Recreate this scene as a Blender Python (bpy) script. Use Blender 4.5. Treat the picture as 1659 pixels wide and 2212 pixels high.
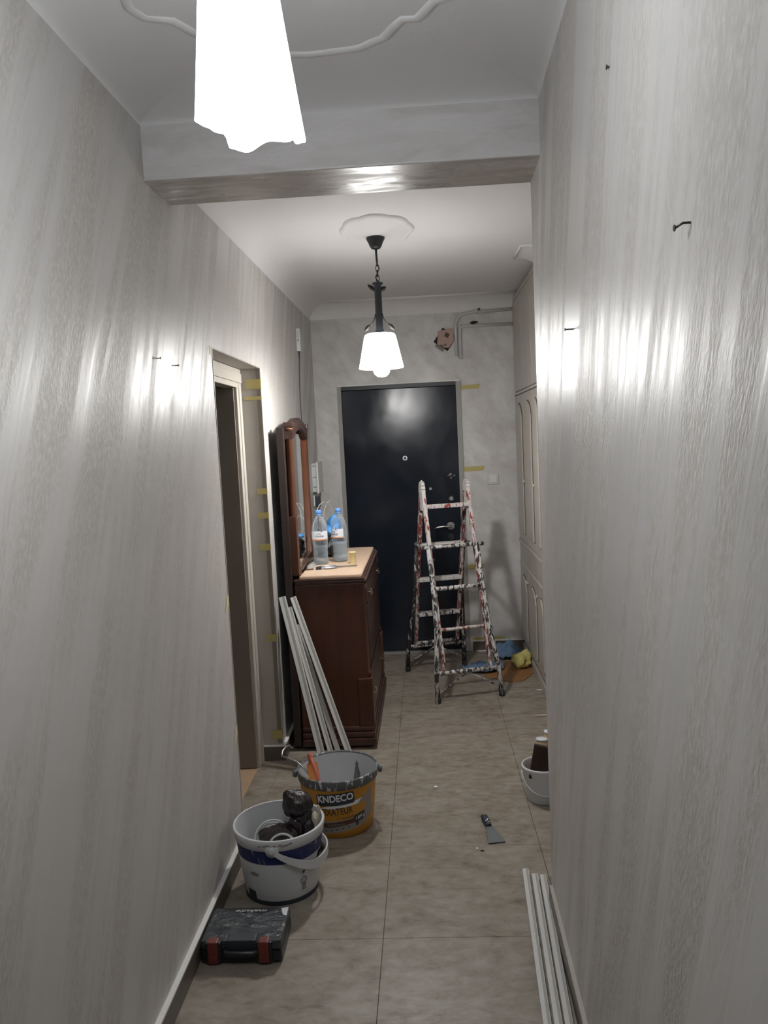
import bpy, bmesh, math, random
from mathutils import Vector, Matrix, noise
random.seed(7)
for o in list(bpy.data.objects):
    bpy.data.objects.remove(o)
S = bpy.context.scene
COL = S.collection
PI = math.pi

# ------------------------------------------------------------------ camera
PITCH, YAW, ROLL, FPX = -0.089977, -0.052788, -0.048161, 1750.0
CAMPOS = Vector((0, 0, 1.65))
F = Vector((math.sin(YAW)*math.cos(PITCH), math.cos(YAW)*math.cos(PITCH), math.sin(PITCH)))
R0 = F.cross(Vector((0, 0, 1))).normalized()
U0 = R0.cross(F)
RR = math.cos(ROLL)*R0 + math.sin(ROLL)*U0
UU = -math.sin(ROLL)*R0 + math.cos(ROLL)*U0
cam = bpy.data.cameras.new('camera')
camo = bpy.data.objects.new('camera', cam)
COL.objects.link(camo)
m = Matrix.Identity(4)
for i in range(3):
    m[i][0], m[i][1], m[i][2], m[i][3] = RR[i], UU[i], -F[i], CAMPOS[i]
camo.matrix_world = m
cam.sensor_fit = 'VERTICAL'
cam.sensor_height = 36.0
cam.lens = FPX/2212.0*36.0
cam.clip_start = 0.03
S.camera = camo

# ------------------------------------------------------------------ world, exposure
w = bpy.data.worlds.new('world')
S.world = w
w.use_nodes = True
w.node_tree.nodes['Background'].inputs[0].default_value = (0.9, 0.95, 1, 1)
w.node_tree.nodes['Background'].inputs[1].default_value = 0.02
S.view_settings.view_transform = 'Standard'
S.view_settings.look = 'None'
S.view_settings.gamma = 1
S.view_settings.use_curve_mapping = False
S.view_settings.exposure = 0.0
HALL_SHADE, HALL_BULB, FRONT_SHADE, FRONT_BULB = 25.0, 620.0, 23.5, 200.0

# ------------------------------------------------------------------ node helpers
class N:
    def __init__(s, name):
        s.m = bpy.data.materials.new(name)
        s.m.use_nodes = True
        s.t = s.m.node_tree
        s.b = s.t.nodes['Principled BSDF']
        s.out = s.t.nodes['Material Output']
    def node(s, typ, **kw):
        n = s.t.nodes.new(typ)
        for k, v in kw.items():
            setattr(n, k, v)
        return n
    def link(s, a, b):
        s.t.links.new(a, b)
    def set(s, **kw):
        for k, v in kw.items():
            s.b.inputs[k.replace('_', ' ')].default_value = v
    def coords(s, scale=(1, 1, 1), rot=(0, 0, 0), kind='Object', loc=(0, 0, 0)):
        if kind == 'World':
            src = s.node('ShaderNodeNewGeometry').outputs['Position']
        else:
            src = s.node('ShaderNodeTexCoord').outputs[kind]
        r = s.node('ShaderNodeMapping')
        r.inputs['Rotation'].default_value = rot
        s.link(src, r.inputs['Vector'])
        mp = s.node('ShaderNodeMapping')
        mp.inputs['Scale'].default_value = scale
        mp.inputs['Location'].default_value = loc
        s.link(r.outputs[0], mp.inputs['Vector'])
        return mp.outputs[0]
    def noise(s, vec, scale=1, detail=4, rough=.55, dist=0):
        n = s.node('ShaderNodeTexNoise')
        n.inputs['Scale'].default_value = scale
        n.inputs['Detail'].default_value = detail
        n.inputs['Roughness'].default_value = rough
        n.inputs['Distortion'].default_value = dist
        s.link(vec, n.inputs['Vector'])
        return n.outputs['Fac']
    def ramp(s, fac, stops):
        r = s.node('ShaderNodeValToRGB')
        el = r.color_ramp.elements
        while len(el) < len(stops):
            el.new(.5)
        for e, (p, c) in zip(el, stops):
            e.position = p
            e.color = (c, c, c, 1) if isinstance(c, (int, float)) else (*c, 1)
        s.link(fac, r.inputs[0])
        return r.outputs[0]
    def mix(s, fac, a, b):
        n = s.node('ShaderNodeMix', data_type='RGBA')
        for i, v in ((0, fac), (6, a), (7, b)):
            if isinstance(v, (int, float)):
                n.inputs[i].default_value = v
            elif isinstance(v, tuple):
                n.inputs[i].default_value = (*v, 1)
            else:
                s.link(v, n.inputs[i])
        return n.outputs[2]
    def math(s, op, a, b):
        n = s.node('ShaderNodeMath', operation=op)
        for i, v in ((0, a), (1, b)):
            if isinstance(v, (int, float)):
                n.inputs[i].default_value = v
            else:
                s.link(v, n.inputs[i])
        return n.outputs[0]
    def bump(s, h, dist, strength=1):
        n = s.node('ShaderNodeBump')
        n.inputs['Distance'].default_value = dist
        n.inputs['Strength'].default_value = strength
        s.link(h, n.inputs['Height'])
        s.link(n.outputs[0], s.b.inputs['Normal'])
    def col(s, c):
        s.link(c, s.b.inputs['Base Color'])
    def rough(s, c):
        s.link(c, s.b.inputs['Roughness'])

def plain(name, c, rough=.5, metal=0, spec=.5, bumpscale=0, bumpd=.001, vary=0):
    n = N(name)
    n.set(Base_Color=(*c, 1), Roughness=rough, Metallic=metal)
    n.b.inputs['Specular IOR Level'].default_value = spec
    if vary:
        f = n.noise(n.coords((14, 14, 14)), 1, 4)
        d = tuple(x*(1-vary) for x in c)
        n.col(n.mix(f, d, tuple(min(1, x*(1+vary)) for x in c)))
    if bumpscale:
        n.bump(n.noise(n.coords((bumpscale,)*3), 1, 5), bumpd)
    return n.m

def emit(name, c, strength):
    n = N(name)
    n.set(Base_Color=(.9, .9, .9, 1))
    n.b.inputs['Emission Color'].default_value = (*c, 1)
    n.b.inputs['Emission Strength'].default_value = strength
    return n.m

def wall_paint(name, axis, lean):
    """trowelled pearl plaster: near vertical strokes, smooth satin bands and rough bands"""
    n = N(name)
    rot = (lean, 0, 0)
    band = n.noise(n.coords((1, 6.4, .60), rot), 1, 3, .5, .8)
    fine = n.noise(n.coords((1, 30, 2.6), rot), 1, 4, .55, .4)
    grain = n.noise(n.coords((1, 135, 52), rot), 1, 2, .6)
    spot = n.noise(n.coords((1, 1.6, 1.0)), 1, 3)
    mask = n.ramp(n.math('ADD', n.math('MULTIPLY', band, .70), n.math('MULTIPLY', fine, .30)), [(.43, 0), (.56, 1)])
    flecks = n.ramp(grain, [(.40, 0), (.62, 1)])
    base = n.mix(mask, n.mix(flecks, (.435, .408, .378), (.525, .504, .48)), (.545, .532, .517))
    base = n.mix(n.math('MULTIPLY', fine, .25), base, (.44, .42, .395))
    base = n.mix(n.math('MULTIPLY', spot, .3), base, (.54, .525, .505))
    n.col(base)
    shiny = n.ramp(grain, [(.56, .22), (.66, .75)])
    n.link(n.mix(mask, shiny, (.6, .6, .6)), n.b.inputs['Specular IOR Level'])
    n.rough(n.ramp(mask, [(0, .50), (1, .37)]))
    g = n.math('MULTIPLY', grain, n.ramp(mask, [(0, 1), (.8, .02)]))
    h = n.math('ADD', n.math('MULTIPLY', mask, .3), n.math('ADD', n.math('MULTIPLY', fine, .28), n.math('MULTIPLY', g, .65)))
    n.bump(h, .0034, .8)
    return n.m

def end_paint():
    n = N('wall_end_plaster')
    a = n.noise(n.coords((3.4, 1, 2.0), (0, .75, 0)), 1, 7, .62, .5)
    b = n.noise(n.coords((13, 1, 8), (0, .75, 0)), 1, 6, .65, .3)
    f = n.math('ADD', n.math('MULTIPLY', a, .6), n.math('MULTIPLY', b, .4))
    n.col(n.ramp(f, [(.37, (.46, .442, .425)), (.5, (.575, .562, .548)), (.63, (.675, .67, .665))]))
    n.rough(n.ramp(f, [(.4, .5), (.6, .33)]))
    n.bump(f, .004, .6)
    return n.m

def floor_mat():
    n = N('beige_stone_tile')
    v = n.coords((1, 1, 1), kind='World')
    a = n.noise(n.coords((5, 9, 1), kind='World'), 1, 7, .65, .8)
    b = n.noise(n.coords((16, 26, 1), kind='World'), 1, 5, .65, .4)
    f = n.math('ADD', n.math('MULTIPLY', a, .55), n.math('MULTIPLY', b, .45))
    n.col(n.ramp(f, [(.35, (.135, .106, .078)), (.45, (.22, .186, .147)), (.55, (.275, .242, .202)), (.67, (.33, .30, .262))]))
    n.rough(n.ramp(b, [(.3, .5), (.7, .36)]))
    n.b.inputs['Specular IOR Level'].default_value = .4
    return n.m

def ceiling_mat():
    n = N('ceiling_white')
    a = n.noise(n.coords((2, 2, 2)), 1, 4)
    n.col(n.mix(a, (.685, .672, .675), (.75, .742, .745)))
    n.set(Roughness=.75)
    n.bump(n.noise(n.coords((60, 60, 60)), 1, 3), .0006)
    return n.m

def splatter(name, under, lo, hi, over=(.53, .505, .485), third=None):
    n = N(name)
    a = n.noise(n.coords((58, 58, 17)), 1, 5, .62, .6)
    f = n.ramp(a, [(lo, 0), (hi, 1)])
    u = under
    if third:
        u = n.mix(n.ramp(n.noise(n.coords((30, 30, 14), loc=(5, 3, 1)), 1, 3), [(.5, 0), (.54, 1)]), under, third)
    n.col(n.mix(f, u, over))
    n.set(Roughness=.55)
    n.bump(a, .004, .7)
    return n.m

def wood(name, c1, c2, rough=.35, axis='z'):
    n = N(name)
    sc = {'z': (30, 30, 2.2), 'y': (30, 2.2, 30), 'x': (2.2, 30, 30)}[axis]
    a = n.noise(n.coords(sc), 1, 6, .6, .8)
    n.col(n.ramp(a, [(.35, c1), (.65, c2)]))
    n.set(Roughness=rough)
    return n.m

M = {}
M['wl'] = wall_paint('plaster_left', 'y', .50)
M['wr'] = wall_paint('plaster_right', 'y', -.40)
M['we'] = end_paint()
M['ceil'] = ceiling_mat()
M['tile'] = floor_mat()
M['grout'] = plain('grout', (.15, .125, .10), .9)
M['skirt'] = plain('skirting_tile', (.115, .095, .078), .4, vary=.2)
M['plasterwhite'] = plain('white_filler', (.78, .77, .75), .6)
M['threshold'] = plain('tan_tile', (.42, .29, .19), .45, vary=.12)
M['jamb'] = plain('jamb_paint', (.41, .38, .345), .5, vary=.08)
M['framepaint'] = plain('cream_frame_paint', (.47, .435, .385), .4, vary=.05)
M['leafpaint'] = plain('taupe_door_paint', (.20, .165, .135), .55, vary=.06)
M['darktan'] = plain('corner_strip', (.20, .17, .14), .5)  # dark tan for the painted jamb corner shading and tape residue, and the box flap
def door_skin():
    n = N('black_door_skin')
    a = n.noise(n.coords((2.5, 2.5, 2.0)), 1, 5, .6, .8)
    n.col(n.mix(a, (.008, .0115, .0185), (.013, .0175, .0265)))
    n.rough(n.ramp(a, [(.35, .12), (.65, .25)]))
    n.b.inputs['Specular IOR Level'].default_value = .38
    n.bump(n.noise(n.coords((9, 9, 9)), 1, 3), .0006)
    return n.m
M['doorblack'] = door_skin()
M['doormetal'] = plain('grey_frame_metal', (.30, .29, .275), .45, bumpscale=60, bumpd=.001)
M['darkmetal'] = plain('dark_steel', (.03, .03, .033), .4, metal=.5)
M['chrome'] = plain('brushed_chrome', (.62, .62, .6), .25, metal=1)
M['wardrobe'] = plain('wardrobe_cream_paint', (.46, .425, .38), .38, vary=.1)
M['groove'] = plain('groove_shadow_dirt', (.13, .115, .1), .7)
M['blacklamp'] = plain('black_iron', (.016, .018, .023), .42)
M['leaf'] = plain('bronze_leaf', (.011, .009, .007), .7)
M['shade_hall'] = emit('lit_glass_hall', (1.0, .985, .955), HALL_SHADE)
M['bulb_hall'] = emit('lit_bulb', (1.0, .985, .965), HALL_BULB)
M['shade_front'] = emit('lit_glass_front', (.93, .97, 1.0), FRONT_SHADE)
M['bulb_front'] = emit('lit_bulb_front', (.95, .98, 1.0), FRONT_BULB)
M['mahogany'] = wood('mahogany_dark', (.048, .0165, .0095), (.074, .0255, .0135), .33)
M['mahogany_y'] = wood('mahogany_dark_y', (.036, .014, .009), (.064, .025, .015), .32, 'y')
M['postwood'] = wood('mahogany_post', (.068, .024, .012), (.115, .043, .021), .35)
M['crownwood'] = wood('mahogany_crown', (.026, .012, .009), (.045, .021, .016), .4, 'y')
M['backboard'] = plain('dark_back_board', (.022, .013, .010), .5)
M['topboard'] = plain('beige_worktop', (.62, .455, .325), .5, vary=.06)
M['mirror'] = plain('mirror_glass', (.85, .86, .86), .03, metal=1)
M['brass'] = plain('aged_brass', (.45, .36, .22), .3, metal=1)
M['whiteplastic'] = plain('white_plastic', (.66, .66, .65), .4)
M['stripwhite'] = plain('white_pvc_strip', (.60, .60, .575), .4)
M['stripgrey'] = plain('strip_inner_grey', (.36, .35, .33), .5)
M['bucketwhite'] = plain('bucket_white', (.62, .635, .655), .42, vary=.06)
M['bucketblue'] = splatter('blue_print', (.014, .02, .105), .60, .66, (.4, .42, .5))
M['bucketyellow'] = plain('yellow_print', (.47, .215, .022), .42, vary=.08)
M['rimgrey'] = splatter('grey_rim_splashed', (.105, .115, .12), .57, .63, (.6, .61, .62))
M['inkdark'] = plain('dark_print', (.022, .032, .042), .5)
M['inkwhite'] = plain('white_print', (.72, .73, .74), .5)
M['inkbrown'] = plain('brown_print', (.085, .036, .018), .5)
M['inkgrey'] = plain('grey_print', (.24, .225, .215), .55, vary=.25)
M['orange'] = plain('orange_plastic', (.74, .30, .07), .4)
M['pinkred'] = plain('faded_red_handle', (.52, .14, .085), .45)
M['steel'] = plain('steel', (.36, .37, .38), .38, metal=.9)
M['steelblade'] = plain('scraper_blade', (.17, .19, .20), .42, metal=.55, vary=.15)
M['bag'] = plain('purple_black_plastic', (.016, .0085, .012), .22, spec=.6, bumpscale=45, bumpd=.004)
M['bagblack'] = plain('black_plastic_bag', (.012, .013, .016), .22, spec=.6, bumpscale=28, bumpd=.006)
M['bagblue'] = plain('blue_plastic_bag', (.06, .27, .62), .4, bumpscale=28, bumpd=.006)
M['rope'] = plain('white_cable', (.62, .62, .6), .45)
M['creamcloth'] = plain('cream_rag', (.50, .46, .36), .8)
M['case'] = plain('black_case_plastic', (.013, .015, .018), .3, bumpscale=22, bumpd=.004, vary=.3)
M['casered'] = plain('red_latch', (.15, .026, .02), .4)
def wrap_film():
    n = N('clear_wrap_film')
    a = n.noise(n.coords((22, 34, 30)), 1, 5, .6, 1.2)
    n.set(Base_Color=(.028, .034, .042, 1), Roughness=.16)
    n.b.inputs['Specular IOR Level'].default_value = .75
    n.bump(a, .012, .9)
    return n.m
M['wrap'] = wrap_film()
M['sponge'] = plain('brown_sponge', (.034, .018, .014), .95, bumpscale=180, bumpd=.003)
M['card'] = plain('cardboard', (.40, .29, .17), .8, vary=.1)
M['tape'] = plain('masking_tape', (.47, .40, .155), .65, vary=.08)
M['tapepale'] = plain('masking_tape_pale', (.62, .57, .38), .65)
M['nail'] = plain('nail_steel', (.05, .047, .043), .5, metal=.4)
M['ragblue'] = plain('blue_rag', (.11, .185, .29), .85, vary=.3, bumpscale=60, bumpd=.004)
M['ragyellow'] = plain('yellow_rag', (.56, .51, .17), .8, vary=.15, bumpscale=40, bumpd=.004)
M['boardbrown'] = plain('brown_hardboard', (.27, .13, .045), .6, vary=.12)
M['red_w'] = splatter('red_paint_splashed', (.20, .030, .022), .48, .57, third=(.045, .02, .018))
M['white_b'] = splatter('white_paint_over_black', (.022, .02, .02), .475, .502)
M['white_r'] = splatter('white_paint_over_red', (.24, .028, .02), .43, .49)
M['white_w'] = splatter('white_paint_thick', (.05, .03, .03), .33, .39)
M['black_w'] = splatter('black_steel_splashed', (.022, .02, .02), .56, .62)
M['pink'] = plain('pink_cover_plate', (.44, .31, .26), .6, vary=.1)
M['pipe'] = plain('painted_pipe', (.54, .53, .515), .4, vary=.08)
M['holebrown'] = plain('dark_hole', (.025, .02, .017), .9)
M['greyplate'] = plain('pale_grey_plastic', (.56, .575, .59), .4)
M['bluecap'] = plain('blue_cap', (.13, .30, .66), .4)
def clear(name, tint, body, fac, rough=.05):
    n = N(name)
    n.set(Base_Color=(*body, 1), Roughness=rough)
    tr = n.node('ShaderNodeBsdfTransparent')
    tr.inputs[0].default_value = (*tint, 1)
    lw = n.node('ShaderNodeLayerWeight')
    lw.inputs[0].default_value = .25
    f = n.math('ADD', n.math('MULTIPLY', lw.outputs['Facing'], .55), fac)
    mx = n.node('ShaderNodeMixShader')
    n.link(f, mx.inputs[0])
    n.link(tr.outputs[0], mx.inputs[1])
    n.link(n.b.outputs[0], mx.inputs[2])
    n.link(mx.outputs[0], n.out.inputs[0])
    n.bump(n.noise(n.coords((40, 40, 30)), 1, 2), .003, .7)
    return n.m
M['pet'] = clear('clear_pet', (.97, .98, .99), (.55, .60, .64), .04)
M['water'] = clear('water', (.88, .92, .94), (.58, .64, .68), .16)
M['cloudy'] = clear('cloudy_water', (.84, .88, .90), (.56, .61, .64), .45, .3)
M['labelw'] = plain('bottle_label', (.66, .68, .72), .45)
M['labelo'] = plain('bottle_label_orange', (.70, .28, .12), .45)
M['inkblue'] = plain('navy_print', (.03, .04, .09), .5)
M['sponge_y'] = plain('yellow_tub', (.72, .62, .32), .5)

# ------------------------------------------------------------------ mesh builder
class MB:
    def __init__(s, off=(0, 0, 0)):
        s.bm = bmesh.new()
        s.off = Vector(off)
    def v(s, p):
        return s.bm.verts.new(Vector(p) - s.off)
    def box(s, a, b, bevel=0, rot=None, piv=None):
        """axis aligned box between corners a and b; optional rotation matrix about piv"""
        a, b = Vector(a), Vector(b)
        c = (a+b)/2
        h = (b-a)/2
        tmp = bmesh.new()
        bmesh.ops.create_cube(tmp, size=2)
        for v in tmp.verts:
            v.co = Vector((v.co.x*abs(h.x), v.co.y*abs(h.y), v.co.z*abs(h.z)))
        if bevel:
            bmesh.ops.bevel(tmp, geom=list(tmp.edges), offset=bevel, segments=2, affect='EDGES', profile=.6)
        for v in tmp.verts:
            v.co += c
            if rot is not None:
                p = Vector(piv) if piv is not None else c
                v.co = p + rot @ (v.co - p)
        s._add(tmp)
        return s
    def _add(s, tmp):
        mp = {}
        for v in tmp.verts:
            mp[v] = s.bm.verts.new(v.co - s.off)
        for f in tmp.faces:
            nf = s.bm.faces.new([mp[v] for v in f.verts])
            nf.smooth = f.smooth
        tmp.free()
    def ring_surf(s, rings, closed=True, cap0=True, cap1=True, smooth=True):
        R = [[s.v(p) for p in r] for r in rings]
        for i in range(len(R)-1):
            n = len(R[i])
            for j in range(n if closed else n-1):
                k = (j+1) % n
                f = s.bm.faces.new((R[i][j], R[i][k], R[i+1][k], R[i+1][j]))
                f.smooth = smooth
        if closed and cap0:
            s.bm.faces.new(list(reversed(R[0])))
        if closed and cap1:
            s.bm.faces.new(R[-1])
        return s
    def lathe(s, prof, c=(0, 0, 0), seg=32, cap0=False, cap1=False, fr=None, smooth=True):
        c = Vector(c)
        rings = []
        for r, z in prof:
            ring = []
            for i in range(seg):
                t = 2*PI*i/seg
                k = fr(t) if fr else 1
                ring.append(c + Vector((r*k*math.cos(t), r*k*math.sin(t), z)))
            rings.append(ring)
        return s.ring_surf(rings, True, cap0, cap1, smooth)
    def tube(s, pts, r, seg=10, cap=True, r2=None, sq=False):
        P = [Vector(p) for p in pts]
        rings = []
        up = Vector((0, 0, 1))
        prev = None
        n = len(P)
        for i, p in enumerate(P):
            if i == 0:
                t = P[1]-P[0]
            elif i == n-1:
                t = P[-1]-P[-2]
            else:
                t = (P[i+1]-P[i]).normalized() + (P[i]-P[i-1]).normalized()
            t = t.normalized()
            if prev is None:
                a = t.cross(up)
                if a.length < 1e-3:
                    a = t.cross(Vector((0, 1, 0)))
                a.normalize()
            else:
                a = (prev - t*prev.dot(t)).normalized()
            prev = a
            b = t.cross(a)
            rr = r if r2 is None else r + (r2-r)*i/(n-1)
            rings.append([p + a*rr*math.cos(2*PI*k/seg) + b*rr*math.sin(2*PI*k/seg) for k in range(seg)])
        return s.ring_surf(rings, True, cap, cap)
    def bar(s, p0, p1, wdt, thk, side=(1, 0, 0), bevel=.0):
        """rectangular bar from p0 to p1; width along side"""
        p0, p1 = Vector(p0), Vector(p1)
        t = (p1-p0).normalized()
        a = Vector(side)
        a = (a - t*a.dot(t)).normalized()
        b = t.cross(a)
        tmp = bmesh.new()
        bmesh.ops.create_cube(tmp, size=1)
        L = (p1-p0).length
        for v in tmp.verts:
            v.co = Vector((v.co.x*wdt, v.co.y*thk, v.co.z*L))
        if bevel:
            bmesh.ops.bevel(tmp, geom=list(tmp.edges), offset=bevel, segments=2, affect='EDGES')
        mid = (p0+p1)/2
        for v in tmp.verts:
            v.co = mid + a*v.co.x + b*v.co.y + t*v.co.z
        s._add(tmp)
        return s
    def prism(s, pts, vec, bevel=0):
        tmp = bmesh.new()
        vs = [tmp.verts.new(Vector(p)) for p in pts]
        f = tmp.faces.new(vs)
        r = bmesh.ops.extrude_face_region(tmp, geom=[f])
        for e in r['geom']:
            if isinstance(e, bmesh.types.BMVert):
                e.co += Vector(vec)
        bmesh.ops.recalc_face_normals(tmp, faces=tmp.faces)
        if bevel:
            bmesh.ops.bevel(tmp, geom=list(tmp.edges), offset=bevel, segments=2, affect='EDGES')
        s._add(tmp)
        return s
    def blob(s, c, rad, amp=.25, freq=9, sub=4, seed=0, squash=None):
        tmp = bmesh.new()
        bmesh.ops.create_icosphere(tmp, subdivisions=sub, radius=1)
        c = Vector(c)
        for v in tmp.verts:
            d = v.co.normalized()
            q = Vector((d.x*rad[0], d.y*rad[1], d.z*rad[2]))
            k = 1 + amp*(noise.noise(q*freq + Vector((seed, seed*1.7, 0))) + .6*abs(noise.noise(q*freq*2.3 + Vector((0, seed, 3)))) - .15)
            q = q*k
            if squash is not None and q.z < squash:
                q.z = squash + (q.z-squash)*.05
            v.co = c + q
        for f in tmp.faces:
            f.smooth = True
        s._add(tmp)
        return s
    def build(s, name, mat, parent=None, smooth_angle=None, solid=0):
        bmesh.ops.recalc_face_normals(s.bm, faces=s.bm.faces)
        me = bpy.data.meshes.new(name)
        s.bm.to_mesh(me)
        s.bm.free()
        me.materials.append(M[mat] if isinstance(mat, str) else mat)
        o = bpy.data.objects.new(name, me)
        COL.objects.link(o)
        if parent is not None:
            o.parent = parent
        if solid:
            md = o.modifiers.new('solid', 'SOLIDIFY')
            md.thickness = solid
        return o

def thing(name, label, cat, loc=(0, 0, 0), rz=0, group=None):
    o = bpy.data.objects.new(name, None)
    o.empty_display_size = .05
    COL.objects.link(o)
    o.location = loc
    o.rotation_euler = (0, 0, rz)
    return tag(o, label, cat, group)
def tag(o, label, cat, group=None):
    o['label'] = label
    o['category'] = cat
    if group:
        o['group'] = group
    return o
def struct(o, label=None):
    o['kind'] = 'structure'
    if label:
        o['label'] = label
    return o
def copy_thing(src, loc, label, rz=None):
    c = src.copy()
    COL.objects.link(c)
    c.location = loc
    if rz is not None:
        c.rotation_euler = (0, 0, rz)
    c['label'] = label
    for ch in src.children:
        d = ch.copy()
        COL.objects.link(d)
        d.parent = c
        for g in ch.children:
            e = g.copy()
            COL.objects.link(e)
            e.parent = d
    return c

def text_mesh(txt, size, bold=0, shear=0, align='CENTER', space=1.0):
    cu = bpy.data.curves.new('lettering', 'FONT')
    cu.body = txt
    cu.size = size
    cu.align_x = align
    cu.align_y = 'CENTER'
    cu.offset = bold
    cu.shear = shear
    cu.space_character = space
    cu.resolution_u = 3
    o = bpy.data.objects.new('lettering', cu)
    COL.objects.link(o)
    dg = bpy.context.evaluated_depsgraph_get()
    me = bpy.data.meshes.new_from_object(o.evaluated_get(dg))
    bpy.data.objects.remove(o)
    bpy.data.curves.remove(cu)
    return me
def slice_x(bm, step):
    xs = [v.co.x for v in bm.verts]
    if not xs:
        return
    x = math.floor(min(xs)/step)*step
    while x < max(xs):
        bmesh.ops.bisect_plane(bm, geom=bm.verts[:]+bm.edges[:]+bm.faces[:], plane_co=(x, 0, 0), plane_no=(1, 0, 0))
        x += step
def wrap(bm, name, mat, parent, rfun, th0, z0, eps=.0008, slant=0, center=(0, 0, 0), sx=1, sy=1):
    """bend a flat x/y bmesh around a vertical axis; rfun(z) is the radius"""
    bmesh.ops.triangulate(bm, faces=bm.faces)
    slice_x(bm, .008)
    for v in bm.verts:
        x, y = v.co.x*sx, v.co.y*sy
        x, y = x*math.cos(slant)-y*math.sin(slant), x*math.sin(slant)+y*math.cos(slant)
        z = z0+y
        r = rfun(z)+eps
        t = th0 + x/r
        v.co = Vector((center[0]+r*math.cos(t), center[1]+r*math.sin(t), center[2]+z))
    bmesh.ops.recalc_face_normals(bm, faces=bm.faces)
    me = bpy.data.meshes.new(name)
    bm.to_mesh(me)
    bm.free()
    me.materials.append(M[mat])
    o = bpy.data.objects.new(name, me)
    COL.objects.link(o)
    o.parent = parent
    return o
def wrap_text(txt, size, name, mat, parent, rfun, th0, z0, eps=.0016, slant=0, bold=0, shear=0, sx=1, sy=1, align='CENTER'):
    bm = bmesh.new()
    me = text_mesh(txt, size, bold, shear, align)
    bm.from_mesh(me)
    bpy.data.meshes.remove(me)
    return wrap(bm, name, mat, parent, rfun, th0, z0, eps, slant, sx=sx, sy=sy)
def wrap_poly(pts, name, mat, parent, rfun, th0, z0, eps=.0008, slant=0):
    bm = bmesh.new()
    bm.faces.new([bm.verts.new((x, y, 0)) for x, y in pts])
    return wrap(bm, name, mat, parent, rfun, th0, z0, eps, slant)
def rrect(wd, ht, r, n=5):
    P = []
    for cx, cy, a0 in ((wd/2-r, ht/2-r, 0), (-wd/2+r, ht/2-r, PI/2), (-wd/2+r, -ht/2+r, PI), (wd/2-r, -ht/2+r, 1.5*PI)):
        for i in range(n+1):
            a = a0 + PI/2*i/n
            P.append((cx+r*math.cos(a), cy+r*math.sin(a)))
    return P

# ------------------------------------------------------------------ dimensions
XL = -.806                       # left wall plane
def XR(y): return .328 + .02*y   # right wall plane of the near corridor
Y1, Y2, ZB = 2.484, 2.738, 2.457  # beam
YE = 6.12                        # end wall
ZC = 2.66                        # ceiling
D0, D1, DT = 3.154, 4.09, 2.036  # side doorway
EX0, EX1, ET = -.628, .280, 2.05  # entrance door opening
XH = .72                         # hall right wall
XW = .706                        # wardrobe front
YB = -1.5                        # back of the corridor

# ------------------------------------------------------------------ floor
fl = struct(MB().box((XL-.1, YB, -.10), (.85, YE+.15, -.006)).build('floor', 'grout'))
xs = [XL, -.205, .395, .80]
ys = [YB, -1.055+.0]
y = -1.055
ys = [YB]
while y < YE-.05:
    ys.append(y)
    y += .6
ys.append(YE+.05)
for i in range(3):
    for j in range(len(ys)-1):
        g = .0008
        t = MB((xs[i], ys[j], 0))
        t.box((xs[i]+(0 if i == 0 else g), ys[j]+g, -.012), (xs[i+1]-g, ys[j+1]-g, 0), .0009)
        o = t.build('floor_tile', 'tile', fl)
        o.location = (xs[i], ys[j], 0)
t = MB().box((-2.6, D0-.02, -.02), (XL-.113, 4.9, 0), .0009).build('threshold_floor', 'threshold', fl)
MB().box((XL-.112, D0+.004, -.012), (XL-.001, D1-.004, 0), .0009).build('floor_tile', 'tile', fl)

# ------------------------------------------------------------------ walls
wl = MB()
wl.box((XL-.11, YB, 0), (XL, D0, ZC))
wl.box((XL-.11, D0, DT), (XL, D1, ZC))
wl.box((XL-.11, D1, 0), (XL, YE+.1, ZC))
wl = struct(wl.build('wall_left', 'wl'))
# thicker masonry behind the reveal and the dim room beyond
o = MB().box((XL-.30, D1-.09, 0), (XL-.11, D1+.9, ZC)).box((XL-.30, D0-.6, 0), (XL-.11, D0-.0, ZC)).box((XL-.30, D0, DT+.0), (XL-.11, D1, ZC)).build('inner_masonry', 'jamb', wl)
o = MB().box((-2.7, 2.4, 0), (-2.6, 5.0, ZC)).box((-2.6, 2.4, 0), (XL-.30, 2.5, ZC)).box((-2.6, 4.9, 0), (XL-.30, 5.0, ZC)).box((-2.7, 2.4, ZC), (XL-.11, 5, ZC+.05)).build('side_room_wall', 'jamb', wl)
# painted reveal faces: thin skins over the wall ends
MB().box((XL-.109, D1-.004, 0), (XL-.002, D1+.0005, DT)).build('jamb_skin', 'jamb', wl)
MB().box((XL-.109, D0-.0005, DT-.003), (XL-.002, D1, DT+.001)).build('lintel_skin', 'jamb', wl)
o = MB().box((XL-.022, D1-.0065, .09), (XL-.001, D1-.004, DT-.004)).build('corner_strip', 'darktan', wl)  # darker strip: shading and tape residue at the far jamb corner put into colour
MB().box((XL-.012, D0-.001, .0), (XL+.0025, D0+.004, DT)).build('corner_strip', 'framepaint', wl)  # metal beading on the near corner

wr = MB()
wr.prism([(XR(YB), YB, 0), (XR(Y2), Y2, 0), (.82, Y2, 0), (.82, YB, 0)], (0, 0, ZC))
wr = struct(wr.build('wall_right', 'wr'))
struct(MB().box((XH, Y2, 0), (.82, 4.86, ZC)).build('wall_recess', 'wr'))
we = MB()
we.box((XL-.1, YE, 0), (EX0, YE+.1, ZC)).box((EX1, YE, 0), (1.3, YE+.1, ZC)).box((EX0, YE, ET), (EX1, YE+.1, ZC))
we = struct(we.build('wall_end', 'we'))
MB().box((XL, YE-.007, .09), (EX0-.0, YE, ET-.02), .002).build('plaster_ledge', 'we', we)
struct(MB().box((XL-.1, YB-.1, 0), (.82, YB, ZC)).build('wall_rear', 'wl'))

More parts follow.
